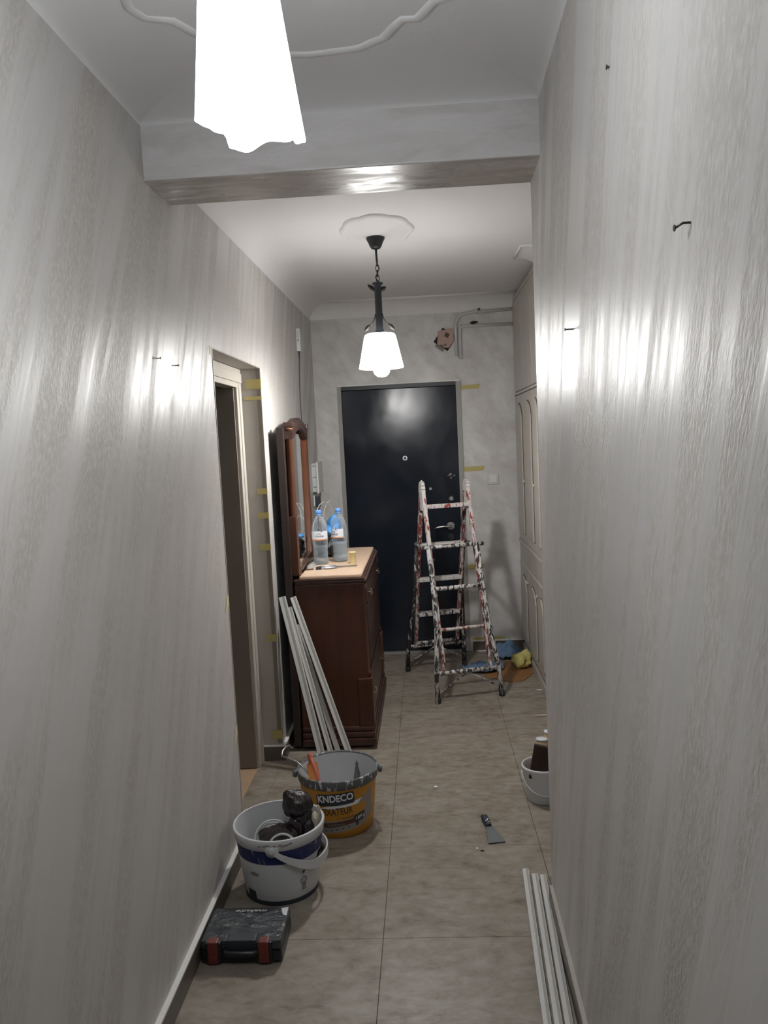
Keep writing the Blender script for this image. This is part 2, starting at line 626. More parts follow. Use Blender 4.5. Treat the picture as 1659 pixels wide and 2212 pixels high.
# ------------------------------------------------------------------ ceiling, coves, beam
ce = struct(MB().box((XL-.12, YB-.1, ZC), (1.4, YE+.12, ZC+.08)).build('ceiling', 'ceil'))
def cove(name, wallpts, inpts, drop, seg=12):
    """concave cove between a wall line (at ZC-drop) and a ceiling line; each list holds the two ends"""
    b = MB()
    rings = []
    for wp, ip in zip(wallpts, inpts):
        wp, ip = Vector((*wp, 0)), Vector((*ip, 0))
        ring = []
        for i in range(seg+1):
            a = PI/2*i/seg
            u = 1-math.cos(a)
            p = wp + (ip-wp)*u
            p.z = ZC - drop + drop*math.sin(a) - .0004
            ring.append(p)
        rings.append(ring)
    b.ring_surf(rings, False, False, False, True)
    return b.build(name, 'ceil', ce)
cove('cove', [(XL, Y2), (XL, YE)], [(XL+.165, Y2), (XL+.165, YE)], .105)
cove('cove', [(XL, YE), (1.2, YE)], [(XL, YE-.165), (1.2, YE-.165)], .105)
cove('cove', [(XH, 4.55), (XH, 4.855)], [(XH-.147, 4.55), (XH-.147, 4.855)], .105)
cove('cove', [(XL, YB), (XL, Y1)], [(XL+.28, YB), (XL+.28, Y1)], .042)
cove('cove', [(XR(YB), YB), (XR(Y1), Y1)], [(XR(YB)-.24, YB), (XR(Y1)-.24, Y1)], .042)
cove('cove', [(XL, Y1), (.6, Y1)], [(XL, Y1-.27), (.6, Y1-.27)], .042)
bm_ = MB().box((XL-.01, Y1, ZB), (XR(Y2)+.02, Y2, ZC+.01), .006).build('beam', 'wr', ce)
bm_.data.materials.clear()
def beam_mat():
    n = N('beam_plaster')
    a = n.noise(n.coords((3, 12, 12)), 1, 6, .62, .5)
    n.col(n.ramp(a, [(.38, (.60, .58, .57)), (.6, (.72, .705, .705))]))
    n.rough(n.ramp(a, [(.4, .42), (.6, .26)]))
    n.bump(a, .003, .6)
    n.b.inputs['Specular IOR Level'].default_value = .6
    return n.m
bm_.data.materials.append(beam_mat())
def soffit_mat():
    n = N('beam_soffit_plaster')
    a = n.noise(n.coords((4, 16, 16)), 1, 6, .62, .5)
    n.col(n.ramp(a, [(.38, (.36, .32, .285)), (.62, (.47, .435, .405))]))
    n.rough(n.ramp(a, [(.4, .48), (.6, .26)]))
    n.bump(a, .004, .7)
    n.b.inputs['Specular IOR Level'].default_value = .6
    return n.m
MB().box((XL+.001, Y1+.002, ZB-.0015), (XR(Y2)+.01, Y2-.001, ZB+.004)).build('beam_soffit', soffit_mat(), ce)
MB().tube([(XL+.17, YE-.165, ZC-.001), (XW, YE-.165, ZC-.001)], .013, 8).build('moulding', 'ceil', ce)
MB().tube([(XH, 4.545, ZC-.001), (.573, 4.545, ZC-.001), (.570, 4.855, ZC-.001)], .009, 8).build('moulding', 'ceil', ce)
# scalloped moulding round the centre of the near ceiling
half = [(-.228, 2.208), (-.147, 2.196), (-.118, 2.19), (-.085, 2.165), (-.055, 2.147), (-.030, 2.10), (-.006, 2.063), (.028, 2.066), (.045, 2.04), (.071, 1.99), (.13, 1.97),
        (.15, 1.92), (.14, 1.85), (.12, 1.70), (.13, 1.60), (.165, 1.55), (.17, 1.45)]
pts = []
for p in half:
    pts.append((p[0], p[1], ZC-.001))
cx_, cy_ = -.24, 1.45
q1 = [(2*cx_-p[0], p[1], ZC-.001) for p in half]
q2 = [(2*cx_-p[0], 2*cy_-p[1], ZC-.001) for p in half]
q3 = [(p[0], 2*cy_-p[1], ZC-.001) for p in half]
loop = list(reversed(q1)) + pts[1:] + list(reversed(q3))[1:] + q2[1:]
mb_ = MB()
mb_.tube(loop, .015, 10)
for v in mb_.bm.verts:
    v.co.z = ZC + (v.co.z-ZC)*.45
mb_.build('moulding', 'ceil', ce)
# rosette over the hall lamp
LH = Vector((-.192, 4.05, 0))
ro = MB()
prof = [(.185, 0), (.182, -.008), (.165, -.014), (.150, -.011), (.135, -.02), (.10, -.017), (.085, -.026), (.06, -.024), (.05, -.03), (.001, -.03)]
rings = []
for r, z in prof:
    ring = []
    for i in range(96):
        t = 2*PI*i/96
        k = 1 + (.07*abs(math.cos(4*t)) - .03)*min(1, r/.1)
        ring.append(Vector((LH.x+.01+r*k*math.cos(t)*.95, LH.y-.02+1.5*r*k*math.sin(t), ZC+z*1.05)))
    rings.append(ring)
ro.ring_surf(rings, True, False, True)
ro.build('ceiling_rosette', 'ceil', ce)

# ------------------------------------------------------------------ baseboards
def skirting(name, pieces, top):
    b = MB()
    for a, c in pieces:
        b.box(a, c, .001)
    o = struct(b.build(name, 'skirt'))
    b = MB()
    for a, c in top:
        b.box(a, c)
    b.build('filler_edge', 'plasterwhite', o)
    return o
H = .075
skirting('baseboard_left', [((XL, YB, 0), (XL+.016, D0-.01, H)), ((XL, D1+.002, 0), (XL+.016, YE-.018, H)), ((XL-.108, D1-.017, 0), (XL+.016, D1-.0045, H))],
         [((XL, YB, H), (XL+.017, D0-.02, H+.006)), ((XL, D1+.002, H), (XL+.017, YE-.018, H+.006)), ((XL-.108, D1-.018, H), (XL+.017, D1-.004, H+.006))])
b = MB()
b.prism([(XR(YB), YB, 0), (XR(Y2-.02), Y2-.02, 0), (XR(Y2-.02)-.014, Y2-.02, 0), (XR(YB)-.014, YB, 0)], (0, 0, .07))
rb = struct(b.build('baseboard_right', 'skirt'))
b = MB()
b.prism([(XR(YB), YB, .07), (XR(Y2-.02), Y2-.02, .07), (XR(Y2-.02)-.012, Y2-.02, .07), (XR(YB)-.012, YB, .07)], (0, 0, .004))
b.build('filler_edge', 'jamb', rb)
skirting('baseboard_end', [((EX1+.03, YE-.014, 0), (XW-.002, YE, H)), ((XL+.017, YE-.021, 0), (EX0-.03, YE-.007, H))],
         [((EX1+.03, YE-.016, H), (XW-.002, YE, H+.006)), ((EX1+.05, YE-.03, 0), (XW-.12, YE-.014, .006)), ((XL+.017, YE-.022, H), (EX0-.03, YE-.007, H+.006))])

# ------------------------------------------------------------------ entrance door
d1 = struct(thing('door_1', 'black armoured entrance door with lever handle and peephole', 'door', ((EX0+EX1)/2, YE, 0)))
del d1['category']
off = d1.location
def dp(name, mb, mat, parent=d1):
    return mb.build(name, mat, parent)
o = MB(off)
o.box((EX0-.004, YE-.012, 0), (EX0+.026, YE+.08, ET)).box((EX1-.024, YE-.012, 0), (EX1+.012, YE+.08, ET))
dp('frame', o, 'doormetal')
o = MB(off).box((EX0+.02, YE-.010, ET-.028), (EX1-.02, YE+.08, ET+.002), .002)
dp('frame_header', o, 'darkmetal')
o = MB(off).box((EX0, YE-.014, ET+.002), (EX1+.012, YE+.02, ET+.012), .002)
dp('header_plaster', o, 'plasterwhite')
leaf = dp('door_leaf', MB(off).box((EX0+.028, YE+.006, .018), (EX1-.026, YE+.06, ET-.03), .002), 'doorblack')
o = MB(off).box((EX0, YE-.03, 0), (EX1, YE+.06, .014), .002)
dp('threshold', o, 'doormetal')
yf = YE+.006
def disc(x, z, r, y0, th, mb=None, seg=28):
    b = mb or MB(off)
    b.ring_surf([[Vector((x+rr*math.cos(2*PI*i/seg), yy, z+rr*math.sin(2*PI*i/seg))) for i in range(seg)] for rr, yy in ((r, y0), (r, y0-th*.6), (r*.86, y0-th))])
    return b
b = disc(-.145, 1.497, .02, yf, .008)
pe = dp('peephole', b, 'chrome')
MB(off).ring_surf([[Vector((-.145+rr*math.cos(2*PI*i/16), yy, 1.497+rr*math.sin(2*PI*i/16))) for i in range(16)] for rr, yy in ((.011, yf-.007), (.010, yf-.0095))]).build('lens', 'darkmetal', pe)
b = disc(.19, 1.178, .027, yf, .01)
lk = dp('lock_rosette', b, 'darkmetal')
disc(.19, 1.178, .016, yf-.009, .006).build('cylinder', 'steel', lk)
b = disc(.193, 1.352, .026, yf, .006)
lk = dp('thumb_turn', b, 'darkmetal')
MB(off).tube([(.163, yf-.012, 1.344), (.19, yf-.018, 1.360), (.205, yf-.014, 1.368)], .005, 8).build('knob', 'chrome', lk)
disc(.222, 1.352, .005, yf-.004, .006).build('screw', 'chrome', lk)
disc(.195, 1.330, .004, yf-.004, .006).build('screw', 'chrome', lk)
dp('bolt_stud', disc(.037, 1.258, .011, yf, .006), 'steel')
dp('bolt_stud', disc(.037, .716, .009, yf, .006), 'steel')
hd = dp('handle', disc(.178, .969, .032, yf, .008), 'steel')
MB(off).tube([(.178, yf-.005, .969), (.178, yf-.045, .969), (.165, yf-.052, .969), (.12, yf-.052, .972), (.075, yf-.05, .966), (.055, yf-.048, .958)], .0085, 10).build('lever', 'chrome', hd)
dp('key_escutcheon', disc(.18, .886, .026, yf, .006), 'darkmetal')

# ------------------------------------------------------------------ side doorway: frame and leaf opened into the room
d2 = struct(thing('door_2', 'taupe side door standing open into the dim room', 'door', (XL-.12, D1-.16, 0)))
del d2['category']
off2 = d2.location
fx = XL-.112
b = MB(off2)
b.box((fx-.05, D1-.100, 0), (fx+.010, D1-.004, DT-.09), .003)
fr = b.build('door_frame', 'framepaint', d2)
MB(off2).box((fx+.009, D1-.060, .0), (fx+.014, D1-.012, DT-.05), .004).build('architrave', 'framepaint', d2)
MB(off2).box((fx-.05, D0+.004, DT-.10), (fx+.012, D1-.004, DT-.005), .003).build('frame_header', 'framepaint', d2)
MB(off2).box((fx+.010, D0+.01, DT-.075), (fx+.02, D1-.02, DT-.028), .004).build('architrave', 'framepaint', d2)
MB(off2).box((fx-.05, D0+.004, 0), (fx+.012, D0+.04, DT-.09), .003).build('door_frame', 'framepaint', d2)
lf = MB(off2).box((fx-.86, D1-.116, .004), (fx-.004, D1-.104, DT-.1), .002).build('door_leaf', 'leafpaint', d2)

# ------------------------------------------------------------------ fitted wardrobe on the right
wd = thing('fitted_wardrobe', 'tall cream fitted wardrobe with arched panel doors beside the entrance door', 'wardrobe', (XW, 5.49, 0))
ow = wd.location
WY0, WY1 = 4.862, YE-.003
MB(ow).box((XW, WY0, .07), (XW+.5, WY1, ZC-.025)).build('body', 'wardrobe', wd)
MB(ow).box((XW+.012, WY0, 0), (XW+.5, WY1, .07)).build('plinth', 'wardrobe', wd)
MB(ow).box((XW-.016, WY0, .0), (XW+.0, WY1-.0, .055), .004).build('base_moulding', 'wardrobe', wd)
MB(ow).box((XW-.012, WY0, ZC-.06), (XW+.02, WY1-.0, ZC-.027), .003).build('cornice', 'wardrobe', wd)
MB(ow).box((XW-.003, WY0, ZC-.065), (XW+.02, WY1-.0, ZC-.060)).build('cornice_gap', 'groove', wd)
def arch_panel(y0, y1, z0, z1, rise, n=12):
    P = [(XW-.014, y0, z0), (XW-.014, y1, z0), (XW-.014, y1, z1-rise)]
    for i in range(1, n):
        a = i/n
        P.append((XW-.014, y1+(y0-y1)*a, z1-rise+rise*math.sin(PI*a)**.6))
    P.append((XW-.014, y0, z1-rise))
    return P
cols = [(5.645, WY1-.004), (5.170, 5.639), (WY0+.002, 5.164)]
for k, (a, c) in enumerate(cols):
    for (z0, z1, arched, nm) in ((1.945, ZC-.068, False, 'door'), (.868, 1.915, True, 'door'), (.09, .672, True, 'door')):
        d = MB(ow).box((XW-.014, a, z0), (XW-.001, c, z1), .002).build(nm, 'wardrobe', wd)
        wdt = c-a
        if wdt < .2:
            continue
        if arched:
            pts = arch_panel(a+.06, c-.06, z0+.06, z1-.055, .09)
            MB(ow).prism([Vector(p)+Vector((-.0002, 0, 0)) for p in pts], (-.002, 0, 0)).build('panel_groove', 'groove', d)
            pts = arch_panel(a+.066, c-.066, z0+.066, z1-.063, .088)
            MB(ow).prism(pts, (-.011, 0, 0), .004).build('raised_panel', 'wardrobe', d)
        if z0 < 1.5 and z0 > .5 or z0 < .2:
            zk = 1.31 if z0 > .5 else .60
            yk = a+.028 if k == 0 else c-.028
            kb = MB(ow)
            kb.ring_surf([[Vector((XW-.014-dx, yk+rr*math.cos(2*PI*i/14), zk+rr*math.sin(2*PI*i/14))) for i in range(14)] for dx, rr in ((0, .006), (.008, .005), (.012, .011), (.018, .011), (.022, .006))])
            kb.build('knob', 'wardrobe', d)
    MB(ow).box((XW-.012, a, .694), (XW-.001, c, .835), .002).build('drawer_front', 'wardrobe', wd)
MB(ow).box((XW-.022, WY0, .838), (XW-.0, WY1, .862), .006).build('rail_moulding', 'wardrobe', wd)
MB(ow).box((XW-.020, WY0, .678), (XW-.0, WY1, .692), .004).build('rail_moulding', 'wardrobe', wd)
MB(ow).box((XW-.018, WY0, 1.921), (XW-.0, WY1, 1.939), .003).build('rail_moulding', 'wardrobe', wd)
MB(ow).box((XW-.0145, WY0, 1.916), (XW-.0, WY1, 1.921)).build('rail_gap', 'groove', wd)

# ------------------------------------------------------------------ hall pendant lamp
def pendant(name, label, x, y):
    return thing(name, label, 'lamp', (x, y, ZC-.03))
hl = pendant('pendant_lamp', 'black iron pendant lamp with a lit cone shade hanging before the entrance door', LH.x, LH.y)
oz = Vector((LH.x, LH.y, 0))
ol = hl.location
MB(ol).lathe([(.012, ZC-.026), (.038, ZC-.027), (.046, ZC-.034), (.044, ZC-.042), (.036, ZC-.056), (.030, ZC-.072), (.022, ZC-.084), (.006, ZC-.090)], oz, 28, True, True).build('canopy', 'blacklamp', hl)
MB(ol).tube([(LH.x, LH.y, ZC-.08), (LH.x+.002, LH.y, 2.51)], .0055, 10).build('rod', 'blacklamp', hl)
z = 2.518
k = 0
while z > 2.415:
    b = MB(ol)
    L = []
    for i in range(13):
        t = 2*PI*i/12
        dx, dz = .0075*math.cos(t), .017*math.sin(t)
        if k % 2:
            L.append((LH.x+.002+dx, LH.y+.001, z-.012+dz))
        else:
            L.append((LH.x+.002+.002*math.cos(t), LH.y+dx, z-.012+dz))
    b.tube(L, .0021, 6, False).build('chain_link', 'blacklamp', hl)
    z -= .0245
    k += 1
MB(ol).tube([(LH.x, LH.y, 2.52), (LH.x+.012, LH.y+.004, 2.48), (LH.x-.008, LH.y, 2.44), (LH.x+.008, LH.y, 2.40)], .0025, 6).build('cord', 'blacklamp', hl)
MB(ol).lathe([(.003, 2.414), (.026, 2.412), (.028, 2.408), (.018, 2.398), (.0175, 2.384), (.0175, 2.19), (.021, 2.186), (.022, 2.176), (.032, 2.172), (.034, 2.163), (.02, 2.160)], oz, 24, True, True).build('stem', 'blacklamp', hl)
def leaf_mb(b, base, d, up, L, wd):
    base, d = Vector(base), Vector(d).normalized()
    sd = d.cross(Vector((0, 1, .2))).normalized()
    rows = []
    for i in range(7):
        t = i/6
        ww = wd*math.sin(PI*min(1, t*.93+.03))**.8
        c = base + d*L*t + Vector((0, 0, up*math.sin(PI*t)))
        rows.append([c+sd*ww, c+Vector((0, -.004, 0)), c-sd*ww, c+Vector((0, .003, 0))])
    b.ring_surf(rows, True, True, True)
    return b
leaf_mb(MB(ol), (LH.x-.012, LH.y, 2.372), (-.8, 0, .75), .0, .05, .010).build('leaf', 'leaf', hl)
leaf_mb(MB(ol), (LH.x+.010, LH.y, 2.372), (.9, 0, .55), .0, .036, .011).build('leaf', 'leaf', hl)
for sx in (-1, 1):
    MB(ol).tube([(LH.x+sx*.017, LH.y-.006, 2.262), (LH.x+sx*.022, LH.y-.006, 2.238), (LH.x+sx*.033, LH.y-.006, 2.220), (LH.x+sx*.046, LH.y-.006, 2.211)], .0026, 6).build('twig', 'leaf', hl)
    leaf_mb(MB(ol), (LH.x+sx*.043, LH.y-.006, 2.213), (sx*.72, 0, -.75), .0, .043, .010).build('leaf', 'leaf', hl)
sh = MB(ol).lathe([(.03, 2.1655), (.066, 2.165), (.074, 2.160), (.078, 2.150), (.109, 2.006), (.110, 2.000), (.108, 1.998), (.104, 2.003), (.074, 2.148), (.064, 2.158), (.03, 2.159)], oz, 48).build('lamp_shade', 'shade_hall', hl)
bl = MB(ol).lathe([(.003, 1.955), (.020, 1.958), (.034, 1.969), (.041, 1.986), (.040, 2.005), (.031, 2.027), (.018, 2.05), (.014, 2.08)], oz, 28, True, True).build('bulb', 'bulb_hall', hl)
MB(ol).lathe([(.016, 2.07), (.018, 2.085), (.018, 2.164)], oz, 16, True, True).build('lamp_holder', 'blacklamp', hl)

# ------------------------------------------------------------------ near pendant lamp
LFx, LFy = -.230, 1.2
fl_ = thing('pendant_lamp', 'large lit white handkerchief glass pendant lamp close to the camera', 'lamp', (LFx, LFy, ZC-.002))
of = fl_.location
of0 = Vector((LFx, LFy, 0))
MB(of).lathe([(.012, ZC-.002), (.045, ZC-.003), (.046, ZC-.01), (.03, ZC-.035), (.006, ZC-.045)], of0, 28, True, True).build('canopy', 'blacklamp', fl_)
MB(of).tube([(LFx, LFy, ZC-.04), (LFx, LFy, 2.45)], .005, 10).build('rod', 'blacklamp', fl_)
MB(of).lathe([(.006, 2.47), (.026, 2.465), (.03, 2.44), (.03, 2.405)], of0, 24, True, True).build('lamp_holder', 'blacklamp', fl_)
b = MB(of)
rings = []
NS, NZ = 128, 24
HEM = [(-180, 2.112), (-90, 2.085), (0, 2.080), (20, 2.086), (50, 2.104), (78, 2.110), (107, 2.094), (126, 2.100), (131, 2.120), (150, 2.118), (180, 2.112)]
def hem(d):
    for (a, za), (c, zc) in zip(HEM, HEM[1:]):
        if a <= d <= c:
            k = (d-a)/(c-a)
            k = k*k*(3-2*k)
            return za+(zc-za)*k
    return 2.1
def sheet(th, t, inner=0):
    amp = .07*t**1.4
    r = .043 + .0315*t
    if t < .06:
        r *= .55 + .45*(t/.06)
    r = r*(1+amp*math.cos(5*th+.9)) - inner
    zb = hem(math.degrees((th+PI) % (2*PI) - PI))
    z = 2.43 + (zb-2.43)*t
    return Vector((LFx+.002-.010*(1-t)+r*math.cos(th), LFy+r*math.sin(th), z))
for i in range(NZ+1):
    rings.append([sheet(2*PI*j/NS, i/NZ) for j in range(NS)])
for i in range(NZ, -1, -1):
    rings.append([sheet(2*PI*j/NS, i/NZ, .003) for j in range(NS)])
b.ring_surf(rings, True, False, False)
b.build('lamp_shade', 'shade_front', fl_)
MB(of).blob((LFx, LFy, 2.150), (.03, .03, .035), 0, 1, 3).build('bulb', 'bulb_front', fl_)
MB(of).tube([(LFx, LFy, 2.182), (LFx, LFy, 2.41)], .013, 12).build('lamp_socket', 'blacklamp', fl_)

# ------------------------------------------------------------------ dresser
DX0, DX1, DY0, DY1, DZ = -.718, -.352, 4.205, 5.30, .928
dr = thing('dresser', 'dark mahogany dresser with a beige top standing along the left wall', 'dresser', ((DX0+DX1)/2, (DY0+DY1)/2, 0))
od = dr.location
MB(od).box((DX0, DY0+.012, .06), (DX1+.004, DY1-.012, DZ-.03), .004).build('body', 'mahogany', dr)
MB(od).box((DX0, DY0+.004, DZ-.03), (DX1+.018, DY1-.004, DZ-.008), .009).build('top_moulding', 'mahogany_y', dr)
MB(od).box((DX0-.002, DY0-.004, DZ-.010), (DX1+.008, DY1+.004, DZ+.002), .005).build('top_moulding', 'mahogany_y', dr)
tp = []
for x, y, a0 in ((DX1-.03, DY1-.03, 0), (DX0+.035, DY1-.012, PI/2), (DX0+.035, DY0+.008, PI), (DX1-.03, DY0+.03, 1.5*PI)):
    r = .024 if x > -.5 else .006
    for i in range(6):
        a = a0 + PI/2*i/5
        tp.append((x+r*math.cos(a), y+r*math.sin(a), DZ+.002))
MB(od).prism(tp, (0, 0, .015), .003).build('top_board', 'topboard', dr)
# stepped base moulding and corner pedestals
for k, (z0, z1, e) in enumerate(((.022, .062, .030), (.064, .094, .022), (.096, .122, .014))):
    MB(od).box((DX0, DY0+.012-e, z0), (DX1+.004+e, DY1-.012+e, z1), .009).build('base_moulding', 'mahogany_y', dr)
for yy in (DY0, DY1-.085):
    MB(od).box((DX1-.055, yy+.004, .12), (DX1+.026, yy+.085, .385), .008).build('pedestal', 'mahogany', dr)
    MB(od).lathe([(.022, .388), (.028, .396), (.028, .41), (.022, .42), (.020, .62), (.022, .84), (.028, .85), (.028, .87), (.024, .895)], (DX1-.008, yy+.043, 0), 20, True, True).build('pilaster', 'mahogany', dr)
for yy in (DY0+.03, DY1-.10):
    MB(od).box((DX0+.02, yy, 0), (DX0+.09, yy+.07, .024), .003).build('foot', 'mahogany', dr)
    MB(od).box((DX1-.06, yy, 0), (DX1+.015, yy+.07, .024), .003).build('foot', 'mahogany', dr)
for z0, z1, pull, ys_ in ((.775, .885, True, (DY0+.10, DY1-.10)), (.43, .765, False, (DY0+.10, (DY0+DY1)/2-.002)), (.43, .765, False, ((DY0+DY1)/2+.002, DY1-.10)), (.135, .40, True, (DY0+.10, DY1-.10))):
    d = MB(od).box((DX1+.003, ys_[0], z0), (DX1+.014, ys_[1], z1), .004).build('drawer' if pull else 'door', 'mahogany_y', dr)
    if not pull:
        continue
    for yy in (DY0+.2, DY1-.2):
        zc = (z0+z1)/2-.01
        h = MB(od)
        h.tube([(DX1+.012, yy-.04, zc), (DX1+.024, yy-.04, zc+.004), (DX1+.030, yy-.03, zc-.014), (DX1+.031, yy, zc-.02), (DX1+.030, yy+.03, zc-.014), (DX1+.024, yy+.04, zc+.004), (DX1+.012, yy+.04, zc)], .0035, 8)
        h.build('drawer_pull', 'brass', d)

# ------------------------------------------------------------------ dresser mirror
PY0, PY1 = 4.25, 4.925
mr = thing('dresser_mirror', 'tall mahogany framed mirror with arched crown standing behind the dresser', 'mirror', (-.706, PY0, 0), math.radians(1.7))
om = mr.location
MB(om).box((-.764, 4.19, .03), (-.727, 4.95, 1.735), .003).build('back_board', 'backboard', mr)
for yy in (PY0, PY1):
    zt = 1.735
    MB(om).lathe([(.022, .946), (.026, .95), (.026, .965), (.021, .972), (.0215, 1.24), (.0195, 1.25), (.0195, zt-.02), (.024, zt-.016), (.025, zt-.006), (.021, zt)], (-.706, yy, 0), 20, True, True).build('post', 'postwood', mr)
    MB(om).box((-.732, yy-.024, zt-.002), (-.680, yy+.024, zt+.026), .005).build('post_cap', 'crownwood', mr)
MB(om).box((-.734, PY0-.030, .948), (-.690, PY0-.016, 1.265), .004).build('post_bracket', 'mahogany', mr)
MB(om).box((-.733, PY0-.022, .946), (-.69, PY1+.022, .985), .006).build('bottom_rail', 'mahogany_y', mr)
MB(om).prism([(-.690, PY0+.017, .985), (-.708, PY1-.017, .985), (-.726, PY1-.017, .985), (-.710, PY0+.017, .985)], (0, 0, .715)).build('mirror_glass', 'mirror', mr)
cr = []
n = 24
for i in range(n+1):
    a = i/n
    yy = PY0-.02 + (PY1-PY0+.05)*a
    cr.append((-.732, yy, 1.742 + .050*math.sin(PI*a)**1.3))
for i in range(n, -1, -1):
    a = i/n
    yy = PY0-.02 + (PY1-PY0+.05)*a
    cr.append((-.732, yy, 1.668 + (.055*math.sin(PI*max(0, min(1, (a-.10)/.80)))**.8 if .10 < a < .90 else 0)))
MB(om).prism(cr, (.046, 0, 0), .006).build('crown', 'crownwood', mr)

# ------------------------------------------------------------------ bottles on the dresser
TZ = DZ+.017
def bottle(x, y, label, water_top, watermat, th):
    b = thing('water_bottle', label, 'bottle', (x, y, TZ), 0, 'water bottles on the dresser')
    R = .047
    prof = [(.004, .006), (.03, .001), (.040, .003), (.044, .012), (.045, .03), (.041, .045), (.044, .06), (.041, .078), (.043, .092), (.043, .105), (R-.001, .125), (R, .15), (R, .195), (.045, .212), (.040, .235), (.030, .258), (.019, .276), (.0145, .284), (.0135, .292), (.0135, .305)]
    inner = [(max(.002, r-.0012), z+(.0012 if z < .02 else 0)) for r, z in prof]
    MB().lathe(prof + list(reversed(inner)), (0, 0, 0), 36, False, False).build('shell', 'pet', b)
    wp = [(max(.002, r-.0016), z+.0016) for r, z in prof if z < water_top]
    MB().lathe([(.002, wp[0][1])] + wp + [(wp[-1][0], water_top)], (0, 0, 0), 36, True, True).build('water', watermat, b)
    MB().lathe([(.0135, .290), (.0165, .291), (.0165, .312), (.015, .314)], (0, 0, 0), 24, True, True).build('cap', 'bluecap', b)
    MB().lathe([(.0165, .284), (.0175, .285), (.0175, .289), (.0165, .290)], (0, 0, 0), 24, True, True).build('neck_ring', 'bluecap', b)
    lab = MB()
    seg = 22
    def strip(z0, z1, e, a0, a1):
        q = MB()
        q.ring_surf([[Vector(((R+e)*math.cos(a0+(a1-a0)*i/seg), (R+e)*math.sin(a0+(a1-a0)*i/seg), z)) for i in range(seg+1)] for z in (z0, z1)], False)
        return q
    lw = strip(.150, .196, .0006, th-1.25, th+1.25).build('label', 'labelw', b)
    strip(.143, .1495, .0006, th-1.25, th+1.25).build('label_band', 'labelo', b)
    rf = lambda z: R
    wrap_text('Lalla', .013, 'lettering', 'inkblue', lw, rf, th-.02, .181, .0012, shear=.25)
    wrap_text('Khedidja', .0185, 'lettering', 'inkblue', lw, rf, th, .166, .0012, shear=.3, bold=.0001, sx=.82)
    wrap_poly([(-.008, -.003), (.0, .006), (.004, .001), (.009, -.004), (.002, -.001)], 'emblem', 'inkblue', lw, rf, th+.32, .193, .0012)
    return b
bottle(-.6235, 4.635, 'water bottle with blue cap, half full of clear water, nearer the mirror', .105, 'water', -PI/2+.05)
bottle(-.518, 4.71, 'water bottle with blue cap holding cloudy water, nearer the dresser front', .112, 'cloudy', -PI/2-.62)

# bags, tub, scissors, brush on the dresser top
bg = MB((-.64, 4.93, TZ)).blob((-.610, 4.95, TZ+.058), (.080, .09, .082), .5, 18, 4, 3, -.050).build('black_bag', 'bagblack')
bg.location = (-.64, 4.93, TZ)
tag(bg, 'crumpled black plastic bag behind the two water bottles', 'bag')
bg = MB((-.57, 5.0, TZ)).blob((-.600, 5.06, TZ+.150), (.050, .07, .085), .6, 18, 4, 9, -.20).blob((-.672, 4.90, TZ+.138), (.028, .025, .016), .5, 20, 3, 5).build('blue_bag', 'bagblue')
bg.location = (-.57, 5.0, TZ)
tag(bg, 'bright blue plastic bag heaped on the black bag behind the bottles', 'bag')
tb = MB().lathe([(.019, 0), (.02, .002), (.0185, .062), (.020, .063), (.020, .068), (.017, .069)], (0, 0, 0), 24, True, True).build('yellow_tub', 'sponge_y')
tb.location = (-.437, 4.60, TZ)
tag(tb, 'small pale yellow tube standing at the dresser front edge', 'tube')
sc = thing('scissors', 'open steel scissors lying on the beige dresser top', 'scissors', (-.52, 4.475, TZ), .25)
for sgn in (-1, 1):
    L = [(.045*math.cos(t)-.045, sgn*.022+.017*math.sin(t), .006) for t in [2*PI*i/16 for i in range(17)]]
    MB().tube(L, .005, 8, False).build('finger_loop', 'steel', sc)
    MB().bar((-.002, sgn*.012, .006), (.12, -sgn*.016, .004), .010, .003, (0, 1, 0), .001).build('blade', 'steel', sc)
br = thing('paint_brush', 'small flat brush with dark bristles lying beside the scissors', 'brush', (-.605, 4.43, TZ), .1)
MB().box((-.022, -.014, .001), (.008, .014, .016), .003).build('bristles', 'inkdark', br)
MB().box((.008, -.013, .001), (.024, .013, .014), .002).build('ferrule', 'chrome', br)
MB().tube([(.022, 0, .007), (.04, 0, .007), (.06, .004, .007)], .005, 10, True, .004).build('handle', 'whiteplastic', br)
pc = MB().tube([(-.022, -.004, .004), (.0, .0, .004), (.022, .002, .004)], .004, 8).build('pencil_stub', 'inkbrown')
pc.location = (-.662, 4.42, TZ)
tag(pc, 'brown pencil stub lying on the dresser beside the mirror post', 'pencil')
rg = MB((-.662, 4.50, TZ)).blob((-.662, 4.505, TZ+.012), (.022, .085, .014), .5, 24, 3, 12, -.011).build('clear_wrapper', 'pet')
rg.location = (-.662, 4.50, TZ)
tag(rg, 'crumpled clear plastic wrapper at the foot of the mirror', 'wrapper')

# ------------------------------------------------------------------ white strips leaning against the dresser
def strip(p0, p1, wdt, thk, label, side=(1, .1, 0), group='white strips leaning on the dresser', name='trunking_strip', mat='stripwhite'):
    p0, p1 = Vector(p0), Vector(p1)
    t = thing(name, label, 'strip', p0, 0, group)
    MB(p0).bar(p0, p1, wdt, thk, side, .0015).build('cover', mat, t)
    tt = (p1-p0).normalized()
    a = Vector(side)
    a = (a-tt*a.dot(tt)).normalized()
    bq = tt.cross(a)
    sg = 1 if bq.y < 0 or bq.z > .5 else -1
    MB(p0).bar(p0+a*wdt*.22+bq*sg*(thk/2+.0008), p1+a*wdt*.22+bq*sg*(thk/2+.0008), wdt*.3, .0016, side).build('channel_line', 'stripgrey', t)
    return t
strip((-.556, 3.88, .008), (-.765, 4.10, .862), .036, .016, 'leftmost white strip leaning against the dark board beside the dresser')
strip((-.505, 3.885, .008), (-.735, 4.13, .800), .026, .014, 'second white strip from the left leaning on the dresser side')
